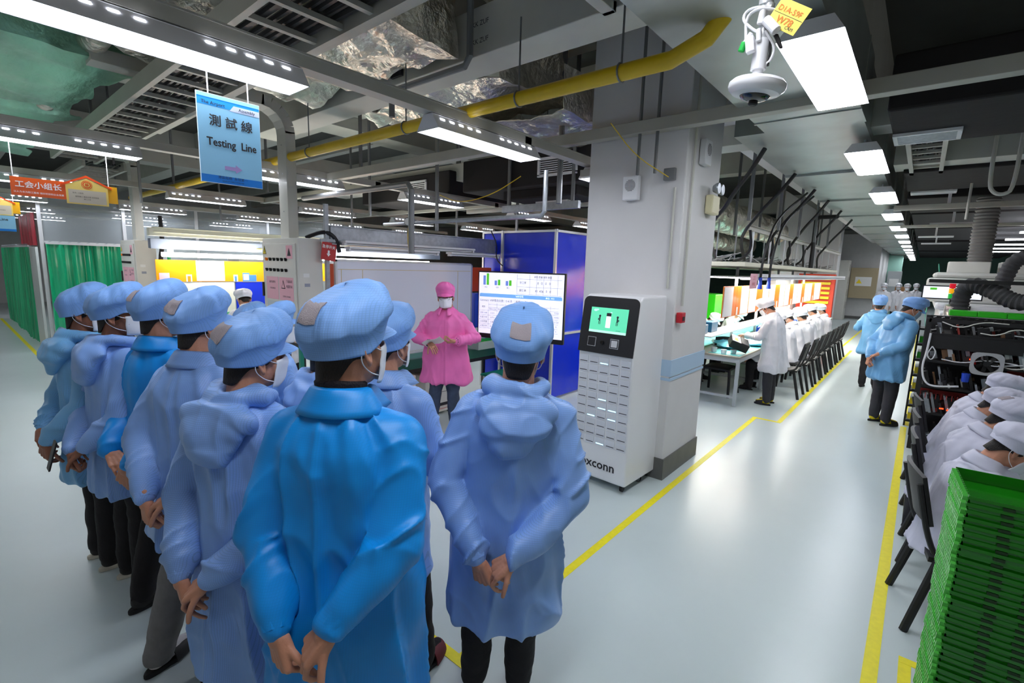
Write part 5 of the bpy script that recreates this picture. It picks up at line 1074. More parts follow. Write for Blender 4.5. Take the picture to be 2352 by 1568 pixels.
def gmesh(name, gs, mat_, parent):
    """one mesh object out of one or several skins"""
    V = []; LV = []; LS = []; o = 0; l = 0
    for g in gs:
        V.append(g['v']); LV.append(g['lv']+o); LS.append(g['ls']+l); o += len(g['v']); l += len(g['lv'])
    V = np.concatenate(V); LV = np.concatenate(LV); LS = np.concatenate(LS)
    me = D.meshes.new(name); me.vertices.add(len(V)); me.vertices.foreach_set('co', V.ravel().astype(np.float32))
    me.loops.add(len(LV)); me.loops.foreach_set('vertex_index', LV.astype(np.int32))
    me.polygons.add(len(LS)); me.polygons.foreach_set('loop_start', LS.astype(np.int32))
    me.update(calc_edges=True); me.validate(); me.shade_smooth()
    me.materials.append(mat_)
    ob = D.objects.new(name, me); COL.objects.link(ob)
    if parent is not None: ob.parent = parent
    return ob

def cone(mb, p0, p1, r0, r1, n=14):
    """round-ended tapered limb piece"""
    p0 = Vector(p0); p1 = Vector(p1); d = p1-p0; L = d.length
    if L < 1e-6: mb.ell(p0, (r0, r0, r0), n); return
    d /= L; u, v = frame(d); pr = []
    for k in range(4): a = -PI/2+k*PI/8; pr.append((p0, r0, a))
    pr.append((p0, r0, 0)); pr.append((p1, r1, 0))
    for k in range(1, 5): pr.append((p1, r1, k*PI/8-.001))
    vs = []; m = len(pr)
    for c, r, a in pr:
        cc = c+d*(r*math.sin(a)); rr = max(r*math.cos(a), r*.02)
        for k in range(n): t = 2*PI*k/n; vs.append(cc+u*(rr*math.cos(t))+v*(rr*math.sin(t)))
    fs = []
    for i in range(m-1):
        for k in range(n): fs.append((i*n+k, (i+1)*n+k, (i+1)*n+(k+1) % n, i*n+(k+1) % n))
    fs.append(tuple(range(n))); fs.append(tuple((m-1)*n+k for k in range(n-1, -1, -1)))
    mb.add(vs, fs)
def chain(mb, pts, rs, n=14):
    for i in range(len(pts)-1): cone(mb, pts[i], pts[i+1], rs[i], rs[i+1], n)

def hand(mb, w, d, n, side, curl=(.5, .6, .4), thumb=.5, spread=.06, k=1., curls=None):
    """palm, five fingers; w wrist, d finger direction, n the side the fingers curl to, side +1 if the thumb is along d x n"""
    w = Vector(w); d = Vector(d).normalized(); n = Vector(n); n = (n-d*n.dot(d)).normalized(); s = d.cross(n)*side
    offs = (.031, .0105, -.0105, -.030); pal = (.088, .093, .088, .079)
    lens = ((.040, .024, .020), (.044, .028, .021), (.041, .026, .021), (.032, .020, .019)); rad = (.0088, .009, .0088, .0078)
    cone(mb, w-d*.03*k, w+d*.02*k, .024*k, .024*k)
    for i in range(4):
        kn = w+(d*pal[i]+s*offs[i])*k
        cone(mb, w+(d*.015+s*offs[i]*.55)*k, kn, .0165*k, .0118*k, 10)
        c = (curls[i] if curls else curl); p = kn; a = 0; r = rad[i]*k
        dd0 = (d+s*(offs[i]*spread*30)).normalized()
        for j in range(3):
            a += c[j]; q = p+(dd0*math.cos(a)+n*math.sin(a))*lens[i][j]*k
            cone(mb, p, q, r, r*.93, 10); p = q; r *= .93
    cone(mb, w+(d*.018+s*.016+n*.008)*k, w+(d*.055+s*.030+n*.012)*k, .017*k, .015*k, 10)
    p = w+(d*.040+s*.030+n*.010)*k; a = thumb
    td = (d*.72+s*.62+n*.25).normalized()
    for L_, r in ((.036, .0115), (.031, .0105), (.026, .0095)):
        q = p+td*L_*k; cone(mb, p, q, r*k, r*.93*k, 10); p = q
        td = (td*math.cos(a*.6)+(n*.8-s*.5+d*.2).normalized()*math.sin(a*.6)).normalized()

SKIN = mat('skin', (196, 138, 110), .5, bump=.15, bs=120, var=.07, vs=14)
SKIN_D = mat('skin_tanned', (150, 96, 72), .5, bump=.15, bs=120, var=.07, vs=14)
HAIR = mat('hair', (28, 21, 19), .6, bump=.8, bs=260, var=.3, vs=60, stretch=(1, 1, .35))
LIGHTBLUE = cloth('coat_light_blue', (136, 176, 238), .42)
BRIGHTBLUE = cloth('coat_bright_blue', (4, 146, 232), .44, gdark=.93)
SKYBLUE = cloth('coat_sky_blue', (120, 182, 232))
PINK = cloth('coat_pink', (244, 118, 188), .5, gdark=.92)
WHITE = cloth('coat_white', (226, 226, 232), .6, gdark=.95)
GREYWHITE = cloth('coat_grey_white', (205, 205, 222), .6, gdark=.95)
CAPBLUE = cloth('cap_blue', (128, 174, 236), .6, gdark=.86)
PATCH = mat('mesh_patch', (170, 160, 165), .8, bump=.5, bs=400)
BLACKCL = mat('trouser_black', (22, 20, 24), .85, bump=.4, bs=30, var=.2, vs=6)
GREYCL = mat('trouser_grey', (118, 116, 116), .85, bump=.4, bs=30, var=.1, vs=20)
DKGREYCL = mat('trouser_dark_grey', (52, 52, 58), .85, bump=.4, bs=30, var=.1)
JEANS = mat('jeans_blue', (62, 74, 98), .85, bump=.4, bs=40, var=.2, vs=12)
SHOEB = mat('shoe_black', (24, 22, 24), .6); SOLEW = mat('sole_white', (200, 195, 180), .7)
SOLEB = mat('sole_black', (20, 20, 22), .7); SOCKW = mat('sock_white', (205, 200, 200), .9, bump=.4, bs=200)
YEL = mat('slipper_yellow', (225, 205, 20), .6); MAROON = mat('slipper_maroon', (95, 25, 40), .7)
MASKW = mat('mask_white', (235, 237, 242), .7); MASKB = mat('mask_blue', (165, 200, 228), .7)
KNIT = mat('knit_black', (24, 20, 26), .95, bump=.8, bs=180)

HEADR = (.078, .098)
def cap_surf(th, t, seed, sag=1., ck=.85):
    """th = 0 at the back, t 0..1 from headband to crown centre; head-local point"""
    prof = ((0, 1.03, -.012), (.12, 1.08, .010), (.25, 1.14, .032), (.34, 1.22, .046), (.40, 1.30, .055), (.47, 1.32, .076), (.56, 1.23, .104), (.68, 1.00, .129), (.80, .70, .144), (.91, .35, .151), (1, .02, .153))
    for a, b in zip(prof[:-1], prof[1:]):
        if t <= b[0]+1e-9: break
    k = (t-a[0])/(b[0]-a[0]); k = k*k*(3-2*k)*.35+k*.65
    r = a[1]+(b[1]-a[1])*k; z = a[2]+(b[2]-a[2])*k
    x = -math.sin(th); y = -math.cos(th)
    tilt = (.014*(1-t*.6)+.030*math.sin(PI*min(t, 1)))*sag
    q = np.array([[math.cos(th)*2.4, math.sin(th)*2.4, t*4]])
    w = float(vnoise(q, seed)[0]); w2 = float(ridge(q*np.array([[1.9, 1.9, .8]]), seed+3)[0])
    amp = math.sin(PI*min(1, t*1.05))*min(1, (1-t)*2.2)
    r = 1.03+(r-1.03)*ck if t < .5 else r*(1.03+.30*ck)/1.33
    r += (.05*w+.04*w2)*amp*(1 if t < .75 else .5)
    z += (.011*w+.008*w2)*amp
    return Vector((x*.083*r*1.02, -.008+y*.097*r, z+y*tilt+max(0, y)*.038*max(0, 1-t*2.1)))

def person(name, label, loc, face, h=1.72, lean=0., head=(0, 0, 0), arms='behind', coat=LIGHTBLUE, hood=False, cap=CAPBLUE, patch=True,
           trousers=BLACKCL, shoes='shoe', hem=.56, vox=.010, hv=.0032, seed=1, mask=MASKW, skin=SKIN, legs=None, sit=False, group=None,
           knit=False, glasses=False, fat=1., wide=1., eyes=False, facehair=True, tilt=None, fold=1., hoodseed=0, ck=.85):
    s = h/1.755
    root = thing(name, label, 'person', loc, face, group); root.scale = (s, s, s)
    if tilt: root.rotation_euler = (Matrix.Rotation(tilt[0], 3, 'X') @ Matrix.Rotation(tilt[1], 3, 'Y') @ Matrix.Rotation(face, 3, 'Z')).to_euler()
    P0 = Vector((0, 0, .90)) if not sit else Vector((0, -.0, .50)); base = .90
    dz = P0.z-base
    Rl = Matrix.Rotation(-lean, 3, 'X')
    def T(p):
        p = Vector(p); q = p-Vector((0, 0, base)); q = Rl @ q if q.z > 0 else q
        return q+Vector((0, 0, base+dz))
    hy, hp, hr = head; piv = Vector((0, -.005, 1.475))
    Rh = (Rl @ Matrix.Rotation(hy, 3, 'Z') @ Matrix.Rotation(-hp, 3, 'X') @ Matrix.Rotation(hr, 3, 'Y'))*1.06
    pv = T(piv)
    def H(p): return pv+Rh @ (Vector(p)+Vector((0, .018, .114)))     # head-local -> person-local
    # ---- arms ----------------------------------------------------
    if isinstance(arms, str):
        A = {
         'behind': dict(R=((.240, -.08, 1.075), (.085, -.215, .915)), L=((-.235, -.09, 1.07), (-.045, -.235, .885)),
                   hR=((-.85, -.14, -.52), (.05, .25, -.9), 1, [(.5, .7, .5)]*4, .5), hL=((.22, -.10, -1), (.35, 1, .15), 1, [(.9, 1.3, .7), (.8, 1.4, .8), (1., 1.4, .8), (1., 1.4, .8)], .2)),
         'behind2': dict(R=((.235, -.09, 1.07), (.055, -.235, .875)), L=((-.240, -.08, 1.075), (-.095, -.215, .915)),
                   hL=((.85, -.12, -.45), (.2, .25, -.9), 1, [(.5, .7, .5)]*4, .5), hR=((-.28, -.08, -1), (-.25, .9, .1), 1, [(.5, .8, .5), (.6, 1.0, .5), (.8, 1.2, .5), (.9, 1.2, .6)], .3)),
         'front': dict(R=((.225, .05, 1.085), (.10, .25, 1.05)), L=((-.225, .04, 1.085), (-.12, .26, 1.03)),
                   hR=((-.75, .55, .1), (-.3, -.2, -1), -1, [(.4, .7, .4)]*4, .4), hL=((.75, .55, -.1), (0, -.2, 1), 1, [(.35, .5, .4)]*4, .4)),
         'work': dict(R=((.255, .12, 1.10), (.12, .36, 1.10)), L=((-.255, .12, 1.10), (-.12, .36, 1.10)),
                   hR=((-.3, .9, -.15), (0, -.2, -1), -1, [(.4, .6, .4)]*4, .4), hL=((.3, .9, -.15), (0, -.2, -1), 1, [(.4, .6, .4)]*4, .4)),
         'down': dict(R=((.27, -.03, 1.08), (.28, .02, .84)), L=((-.27, -.03, 1.08), (-.28, .02, .84)),
                   hR=((0, .1, -1), (-1, .1, 0), 1, [(.3, .4, .3)]*4, .3), hL=((0, .1, -1), (1, .1, 0), -1, [(.3, .4, .3)]*4, .3)),
        }[arms]
    else: A = arms
    A = {k: ((q[0][0]*wide, q[0][1], q[0][2]),)+tuple(q[1:]) if k in 'RL' else q for k, q in A.items()}
    SH = {k: T((sg*.165*wide, -.002, 1.340)) for k, sg in (('R', 1), ('L', -1))}
    EL = {k: T(A[k][0]) if A[k][0][2] < 3 else A[k][0] for k in 'RL'}; WR = {k: T(A[k][1]) for k in 'RL'}
    # ---- body: one skin -----------------------------------------
    b = MB(); hd = MB()
    hd.ell(H((0, -.008, .030)), (.076, .096, .086), 20, M=Rh); hd.ell(H((0, .020, -.035)), (.064, .073, .080), 20, M=Rh)
    hd.ell(H((0, .040, -.082)), (.040, .045, .030), 14, M=Rh); cone(hd, H((0, .088, .008)), H((0, .106, -.030)), .008, .0135, 10)
    hd.ell(H((0, .082, .020)), (.050, .014, .012), 12, M=Rh); hd.ell(H((0, .090, -.062)), (.024, .010, .010), 12, M=Rh)
    for sg in (1, -1):
        Me = Rh @ Matrix.Rotation(sg*.35, 3, 'Z')
        for a in range(9):
            t0, t1 = -.4+a*.62, -.4+(a+1)*.62
            if a < 8: cone(hd, H((sg*(.084+.003*math.sin(t0)), -.010-.014*math.sin(t0+.9), -.012+.026*math.cos(t0))), H((sg*(.084+.003*math.sin(t1)), -.010-.014*math.sin(t1+.9), -.012+.026*math.cos(t1))), .0052, .0052, 8)
        hd.ell(H((sg*.078, -.004, -.014)), (.006, .014, .022), 10, M=Me); hd.ell(H((sg*.080, .002, -.040)), (.006, .008, .010), 10, M=Me)
        cone(hd, H((sg*.055, .04, -.01)), H((sg*.05, .055, -.045)), .018, .016, 10)
    cone(hd, H((0, -.018, -.045)), T((0, -.012, 1.40)), .061*fat, .068*fat); cone(hd, T((0, -.01, 1.42)), T((.06, -.01, 1.39)), .05, .05); cone(hd, T((0, -.01, 1.42)), T((-.06, -.01, 1.39)), .05, .05)
    gs = [remesh(hd, hv*1.15, 3)]
    chain(b, [T((0, 0, 1.39)), T((0, 0, 1.2)), T((0, 0, .95))], [.075, .10, .11])
    for k, sg in (('R', 1), ('L', -1)):
        d = (WR[k]-EL[k]).normalized(); chain(b, [T((0, 0, 1.36)), SH[k], EL[k], WR[k]-d*.06], [.05, .036, .028, .021])
    # legs
    if legs is None:
        if sit: legs = (((.10, .42, .47), (.13, .40, .07)), ((-.10, .42, .47), (-.13, .40, .07)))
        else: legs = (((.095, .015, .48), (.10, -.01, .08)), ((-.095, .015, .48), (-.10, -.01, .08)))
    hipz = .86+dz
    for (kn, an), sg in zip(legs, (1, -1)): chain(b, [(sg*.085, 0, hipz), kn, an], [.06, .038, .030])
    bod = remesh(b, .016, 3); gs.append(bod)
    for k, sg in (('R', 1), ('L', -1)):
        hb = MB(); hD = A['h'+k]; cv = hD[3]
        hd_ = Vector(hD[0]); hn_ = Vector(hD[1])
        hd_ = Rl @ hd_; hn_ = Rl @ hn_
        chain(hb, [WR[k]-(WR[k]-EL[k]).normalized()*.09, WR[k]], [.023, .0245])
        sd = hD[2]
        hand(hb, WR[k], hd_, hn_, sd, thumb=hD[4], curls=cv); gs.append(remesh(hb, hv, 3 if hv < .004 else 1))
    gmesh('body', gs, skin, root)
    # ---- hair ------------------------------------------------------
    if facehair:
        hm = MB(); rows = []
        for z in np.linspace(-.092, .06, 12):
            row = []
            for az in np.linspace(-1.95, 1.95, 34):
                x = math.sin(az); y = -math.cos(az); f = abs(az)/1.95
                g_ = min(1, max(0, (f-.28)/.42)); zz = max(z, -.090+.062*g_*g_*(3-2*g_))
                q = max(.0, 1-((zz-.03)/.086)**2)**.5; rx = max(.076*q, .060*fat)*1.05+.001; ry = max(.096*q, .076)*1.035+.001
                row.append(H((rx*x, -.008+ry*y, zz)))
            rows.append(row)
        hm.grid(rows, .006); hm.build('hair', HAIR, root, smooth=True, auto=0)
    # ---- cap -------------------------------------------------------
    if cap:
        nT = 72; cm = MB(); rows = []
        for t in np.linspace(0, 1, 34): rows.append([H(cap_surf(th, t, seed, 1., ck)) for th in np.linspace(0, 2*PI, nT, endpoint=False)])
        inner = [[pv+(p-pv)*.985 for p in rows[0]]]
        cm.grid(rows, .003, closed=True); co = cm.build('cap', cap, root, smooth=True, auto=0)
        bb = MB(); rows = []
        for k in range(7):
            t = k/6; row = []
            for a in np.linspace(-1.05, 1.05, 22):
                e = cap_surf(PI+a, .04, seed, 1., ck); f = math.cos(a*1.45)
                row.append(H(e+Vector((math.sin(-a)*.010*t*0, .062*t*max(f, 0), -.010*t-.014*t*t*max(f, 0)+.004))))
            rows.append(row)
        bb.grid(rows, .004); bb.build('brim', cap, co, smooth=True)
        if patch:
            pb = MB(); rows = []
            for t in np.linspace(.53, .73, 8):
                w = .33+(t-.53)*.55; rows.append([H(cap_surf(a, t, seed, 1., ck)*1.012+Vector((0, -.001, .003))) for a in np.linspace(-w, w, 9)])
            pb.grid(rows, .002); pb.build('mesh_patch', PATCH, co, smooth=True)
    # ---- mask ------------------------------------------------------
    if mask:
        mm = MB(); rows = []
        for i in range(12):
            t = i/11; z = .004-.112*t; row = []
            for az in np.linspace(-1.22, 1.22, 21):
                c = math.cos(az); bul = .026*math.exp(-(az/.45)**2)*math.sin(PI*(.12+.8*t))+.004*math.sin(t*PI*3)
                rr = 1-.28*max(0, t-.55)
                row.append(H((math.sin(az)*.0735*rr*(1+.0*t), .022+c*(.078*rr+bul), z-.02*(1-c)*(t-.5)*-1.2)))
            rows.append(row)
        mm.grid(rows, .003); mo = mm.build('face_mask', mask, root, smooth=True, auto=0)
        for sg in (1, -1):
            lp = MB(); lp.tube([H((sg*.069, .050, -.012)), H((sg*.080, .022, -.002)), H((sg*.085, -.012, .022)), H((sg*.089, -.032, -.004)), H((sg*.082, -.026, -.036)), H((sg*.074, .010, -.066)), H((sg*.062, .046, -.078))], .0016, 6, smooth=2)
            lp.build('ear_loop', MASKW, mo, smooth=True)
    if eyes:
        for sg in (1, -1):
            e = MB(); e.ell(H((sg*.030, .084, .002)), (.0125, .009, .007), 12, M=Rh); eo = e.build('eye', mat('eye_white', (230, 225, 220), .3), root, smooth=True)
            e = MB(); e.ell(H((sg*.030, .0905, .002)), (.0055, .004, .0055), 10, M=Rh); e.build('iris', mat('iris', (30, 18, 14), .2), eo, smooth=True)
            e = MB(); e.tube([H((sg*.013, .093, .019)), H((sg*.03, .094, .024)), H((sg*.047, .083, .019))], .0028, 6); e.build('eyebrow', HAIR, root)
    if glasses:
        gl = MB()
        for sg in (1, -1):
            gl.tube([H((sg*.032+.022*math.cos(a), .103-.006*abs(math.cos(a)), .0+.016*math.sin(a))) for a in np.linspace(0, 2*PI, 17)], .0018, 6)
            gl.tube([H((sg*.054, .100, .006)), H((sg*.078, .03, .008)), H((sg*.084, -.01, .004))], .0018, 6)
        gl.tube([H((-.010, .106, .004)), H((0, .109, .007)), H((.010, .106, .004))], .0018, 6)
        gl.build('glasses', mat('glasses_frame', (30, 28, 30), .3), root)
    # ---- trousers and shoes ---------------------------------------
    if trousers:
        tm = MB()
        for (kn, an), sg in zip(legs, (1, -1)):
            kn = Vector(kn); an = Vector(an); dn = (an-kn).normalized()
            chain(tm, [(sg*.080, 0, hipz), (Vector((sg*.085, 0, hipz))+kn)/2, kn, (kn+an)/2, an-dn*.0], [.098, .090, .078, .072, .062])
        tm.ell((0, 0, hipz+.02), (.16, .115, .12), 16)
        g = remesh(tm, .013 if vox < .012 else .02, 4)
        v = g['v']; N = normals(g); f = ridge(np.stack([v[:, 0]*7, v[:, 1]*7, v[:, 2]*11], 1), seed)*.5+ridge(np.stack([v[:, 0]*16, v[:, 1]*16, v[:, 2]*26], 1), seed+2)*.25
        g['v'] = v+N*(f*.010)[:, None]; smooth(g, 1); gmesh('trousers', [g], trousers, root)
    for (kn, an), sg in zip(legs, (1, -1)):
        an = Vector(an); x0, y0 = an.x, an.y; fl = an.z-.08
        sm = MB(); mats = {'shoe': (SHOEB, SOLEW), 'black': (SHOEB, SOLEB), 'slipper': (MAROON, SOLEB), 'sock': (SHOEB, SOLEB), 'yellow': (YEL, SOLEB)}[shoes]
        out = [(x0+sg*.004+.047*math.sin(a)*(1 if math.cos(a) > -.2 else .82), y0+.055+.125*math.cos(a)) for a in np.linspace(0, 2*PI, 28, endpoint=False)]
        sm.prism([(a, b_) for a, b_ in out], (0, 0, fl), (1, 0, 0), (0, 1, 0), (0, 0, .026))
        so = sm.build('shoe', mats[1] if shoes != 'shoe' else mats[1], root, bevel=.006)
        up = MB()
        if shoes in ('slipper', 'sock', 'yellow'):
            so.name = 'slipper'
            fm = MB(); chain(fm, [an+(Vector(kn)-an).normalized()*.05, an+Vector((0, -.012, -.02)), Vector((x0, y0+.03, fl+.062)), Vector((x0+sg*.004, y0+.13, fl+.045))], [.040, .042, .040, .032])
            gmesh('sock', [remesh(fm, .010, 2)], SOCKW if shoes == 'sock' else (KNIT if shoes == 'slipper' else YEL), so)
            rows = []
            for yy in np.linspace(.045, .150, 8):
                w = .049*math.sqrt(max(.02, 1-((yy-.055)/.128)**2))+.004; hh = .075-.25*(yy-.045)
                rows.append([Vector((x0+sg*.004+w*math.cos(a), y0+yy, fl+.012+hh*math.sin(a))) for a in np.linspace(0, PI, 12)])
            up.grid(rows, .006); up.build('strap', MAROON if shoes == 'slipper' else SHOEB, so, smooth=True)
        else:
            chain(up, [an+Vector((0, -.012, .0)), Vector((x0, y0-.012, fl+.050)), Vector((x0, y0+.05, fl+.050)), Vector((x0+sg*.005, y0+.125, fl+.042))], [.040, .043, .042, .036])
            gmesh('shoe_upper', [remesh(up, .010, 3)], mats[0], so)
    # ---- coat ------------------------------------------------------
    c = MB(); ws = wide
    prof = [(hem, .232, .150, .165, -.01), (hem+.02, .236, .152, .168, -.01), (.75, .226, .150, .160, -.005), (.90, .212, .145, .152, 0), (1.03, .198, .136, .146, 0), (1.16, .196, .136, .146, -.004), (1.26, .200, .134, .145, -.010),
            (1.33, .188, .122, .134, -.014), (1.375, .155, .100, .112, -.016), (1.415, .115, .082, .092, -.016), (1.445, .090, .070, .078, -.014), (1.465, .072, .062, .068, -.012)]
    if sit: prof = [(.84, .205, .15, .17, -.01)]+[p for p in prof if p[0] > .85]
    vs = []; n = 40
    for z, rx, rf, rb, cy in prof:
        for k in range(n):
            a = 2*PI*k/n; ca, sa = math.cos(a), math.sin(a); e = .86
            x = rx*ws*fat*math.copysign(abs(ca)**e, ca); y = (rf if sa > 0 else rb)*fat*math.copysign(abs(sa)**e, sa)
            vs.append(T((x, cy+y, z)))
    m = len(prof); fs = [(i*n+k, i*n+(k+1) % n, (i+1)*n+(k+1) % n, (i+1)*n+k) for i in range(m-1) for k in range(n)]
    fs += [tuple(range(n-1, -1, -1)), tuple((m-1)*n+k for k in range(n))]
    c.add(vs, fs)
    if sit:
        for (kn, an), sg in zip(legs, (1, -1)): chain(c, [(sg*.09, 0, .53), Vector((0, 0, .52)).lerp(Vector(kn)+Vector((0, 0, .02)), .72)], [.125, .098])
    segs = [(T((0, 0, hem)), T((0, 0, 1.3)), .20, 0)]
    for k, sg in (('R', 1), ('L', -1)):
        e, w_ = EL[k], WR[k]; d = (w_-e).normalized(); up_ = (e-SH[k])
        cone(c, T((sg*.06*ws, -.01, 1.372)), SH[k], .066, .074); chain(c, [SH[k], SH[k]+up_*.5, e, e+(w_-e)*.45, w_-d*.06, w_-d*.012], [.074, .073, .064, .060, .054, .039], 18)
        segs += [(SH[k], e, .078, 1), (e, w_, .062, 2)]
    g = remesh(c, vox, 5); v = g['v']; N = normals(g)
    # folds: which limb a point belongs to, then folds along or across it
    best = None; D_ = []
    for p0, p1, r, kind in segs:
        p0 = np.array(p0); p1 = np.array(p1); d = p1-p0; L_ = np.linalg.norm(d); d = d/L_
        t = np.clip((v-p0) @ d, -.02 if kind else -1, L_); q = v-p0-t[:, None]*d; D_.append((np.linalg.norm(q, axis=1)/r, t, L_, kind))
    Dm = np.stack([x[0] for x in D_]); w = np.exp(-((Dm-Dm.min(0))*6)); w /= w.sum(0)
    disp = np.zeros(len(v)); ang = np.arctan2(v[:, 0], -v[:, 1])
    for (dist, t, L_, kind), ww in zip(D_, w):
        if kind == 0:
            z = v[:, 2]; low = np.clip((1.25+dz-z)/.6, 0, 1)
            sl = ang*1.25+.9*np.abs(np.sin(ang))*(z-1.0-dz)
            f1 = ridge(np.stack([sl*1.7, z*1.1, z*0+seed], 1), seed); f2 = vnoise(np.stack([sl*3.4, z*3.2, z*0], 1), seed+5); f1 = f1*.5+(np.maximum(f1, 0)**2)*.9; f3 = ridge(np.stack([v[:, 0]*4+np.abs(v[:, 0])*9+z*5, v[:, 1]*3, z*5-np.abs(v[:, 0])*6], 1), seed+9)
            disp += ww*(f1*(.009+.010*low)+f2*(.006+.003*low)+np.maximum(f3, -.2)*.008)
        else:
            near = np.exp(-((t-(L_ if kind == 1 else 0))/.09)**2)+(np.exp(-((t-L_)/.06)**2) if kind == 2 else 0)
            q = v*4.2; f1 = ridge(np.stack([q[:, 0]*1.3, q[:, 1]*1.3, t*11+q[:, 0]*2.2], 1), seed+kind); f2 = vnoise(np.stack([q[:, 0]*1.5, q[:, 1]*1.5, t*9], 1), seed+11+kind)
            f1 = np.maximum(f1, -.1)**2*np.sign(f1+.1)*1.3; disp += ww*(f1*(.009+.014*near)+f2*.005)
    neck = np.linalg.norm(v-np.array(T((0, -.01, 1.47))), axis=1); disp *= np.clip((neck-.06)/.08, 0, 1)
    if arms == 'behind' or arms == 'behind2':
        pass
    g['v'] = v+N*disp[:, None]*fold; smooth(g, 2, .25)
    co = gmesh('coat', [g], coat, root)
    # cuffs
    for k in 'RL':
        d = (WR[k]-EL[k]).normalized(); cf = MB(); u, vv = frame(d)
        rows = [[WR[k]+d*(-.035+.03*i/3)+(u*math.cos(a)+vv*math.sin(a))*(.043-.002*i+.0015*math.sin(a*9)) for a in np.linspace(0, 2*PI, 30, endpoint=False)] for i in range(4)]
        cf.grid(rows, .006, closed=True); cf.build('cuff', KNIT if knit == 2 else coat, co, smooth=True)
    if hood:
        hb = MB()
        chain(hb, [T((-.055, .075, 1.415)), T((-.088, .03, 1.452)), T((-.092, -.04, 1.468)), T((-.055, -.092, 1.468)), T((0, -.108, 1.462)), T((.055, -.092, 1.468)), T((.092, -.04, 1.468)), T((.088, .03, 1.452)), T((.055, .075, 1.415))], [.018, .026, .033, .034, .032, .034, .033, .026, .018])
        hb.ell(T((0, -.120, 1.400)), (.150, .062, .060), 22, M=Rl @ Matrix.Rotation(.35, 3, 'X')); hb.ell(T((.0, -.150, 1.350)), (.125, .052, .080), 22, M=Rl @ Matrix.Rotation(.1, 3, 'X'))
        hb.ell(T((.0, -.158, 1.295)), (.085, .040, .065), 18, M=Rl)
        g = remesh(hb, .0065 if vox < .012 else .012, 4); v = g['v']; N = normals(g)
        f = ridge(np.stack([v[:, 0]*8+v[:, 2]*5, v[:, 1]*7, v[:, 2]*7], 1), seed+20+hoodseed)*.015+ridge(np.stack([v[:, 0]*15, v[:, 1]*9, v[:, 2]*13], 1), seed+23+hoodseed)*.006
        g['v'] = v+N*f[:, None]; smooth(g, 1, .4); gmesh('hood', [g], coat, co)
    else:
        cm = MB(); prof2 = [(.071, .066, 1.440), (.069, .065, 1.462), (.068, .064, 1.485), (.071, .067, 1.492), (.078, .073, 1.488), (.090, .084, 1.470), (.108, .098, 1.440), (.118, .105, 1.424)]
        rows = [[T((rx*math.sin(a), -.014-ry*math.cos(a)+(.012 if abs(a) > 2.4 else 0)*j, z-.035*(abs(a)/2.75)**2*(.6+.06*j))) for a in np.linspace(-2.75, 2.75, 44)] for j, (rx, ry, z) in enumerate(prof2)]
        cm.grid(rows, .004); cm.build('collar', coat, co, smooth=True, auto=0)
    if knit:
        kb = MB(); rows = [[T((rx*math.sin(a), -.014-rx*.95*math.cos(a), z-.012*(1-math.cos(a))))for a in np.linspace(0, 2*PI, 40, endpoint=False)] for rx, z in ((.066, 1.44), (.067, 1.475), (.070, 1.508), (.064, 1.515), (.060, 1.50))]
        kb.grid(rows, .004, closed=True); kb.build('turtleneck', KNIT, root, smooth=True)
    root['_T'] = 1; del root['_T']
    return root
# ================================================================ the people
V3 = lambda x, y: math.atan2(-x, y)      # heading for a facing vector
G1 = 'listeners in blue coats'
def P(*a, **k): return person('person', *a, **k)
FIST = [(1.0, 1.35, .8), (.95, 1.4, .8), (.95, 1.4, .8), (.9, 1.3, .8)]
POINT = [(.35, .35, .2), (1.1, 1.4, .8), (1.1, 1.4, .8), (1., 1.3, .8)]
low = dict(R=((.250, -.085, 1.05), (.035, -.235, .865)), L=((-.265, -.06, 1.07), (-.10, -.225, .835)),
           hR=((-.80, -.12, -.62), (-.1, .3, -.9), 1, [(.5, .8, .5), (.6, .9, .5), (.8, 1.1, .5), (.9, 1.1, .6)], .5), hL=((.30, -.10, -1), (.45, .9, .15), 1, POINT, .25))
low2 = dict(R=((.205, -.10, 1.09), (.075, -.235, .935)), L=((-.200, -.09, 1.07), (-.085, -.215, .885)),
            hR=((-.65, -.15, -.75), (-.2, .25, -.9), 1, [(.5, .8, .5)]*4, .4), hL=((.22, -.10, -1), (.5, .9, .1), 1, FIST, .15))
P('rightmost listener, light blue hooded coat, standing apart before the screen, hands behind back', (-1.275, 1.475, 0), V3(-.62, .78), 1.748, tilt=(.04, .085), ck=.95, hood=True, seed=3, head=(-.04, .06, 0), arms=low, hem=.44, fat=.99, fold=1.12, vox=.0075, trousers=BLACKCL)
P('tallest listener, bright blue coat, black turtleneck showing, hands clasped behind, centre front', (-1.24, .73, 0), V3(-.52, .85), 1.83, coat=BRIGHTBLUE, seed=5, arms=low2, knit=True, head=(-.42, .02, 0), hem=.40, fat=.98, fold=1.2, wide=.95, vox=.0075)
P('listener in light blue hooded coat immediately left of the tallest, large grey cap patch', (-1.83, .68, 0), V3(-.40, .92), 1.715, hood=True, seed=8, arms=low, head=(-.38, .08, .06), hem=.36, fat=.98, fold=1.12, wide=.95, vox=.0075, tilt=(0, .02))
P('listener with light blue collared coat, grey trousers, white socks and slippers', (-2.44, .71, 0), V3(-.42, .9), 1.755, seed=11, ck=.75, lean=.04, arms='behind', head=(-.25, 0, 0), trousers=GREYCL, shoes='sock', hem=.62, patch=True, hoodseed=2, legs=(((.10, -.05, .48), (.12, -.12, .08)), ((-.095, -.06, .48), (-.14, -.17, .08))))
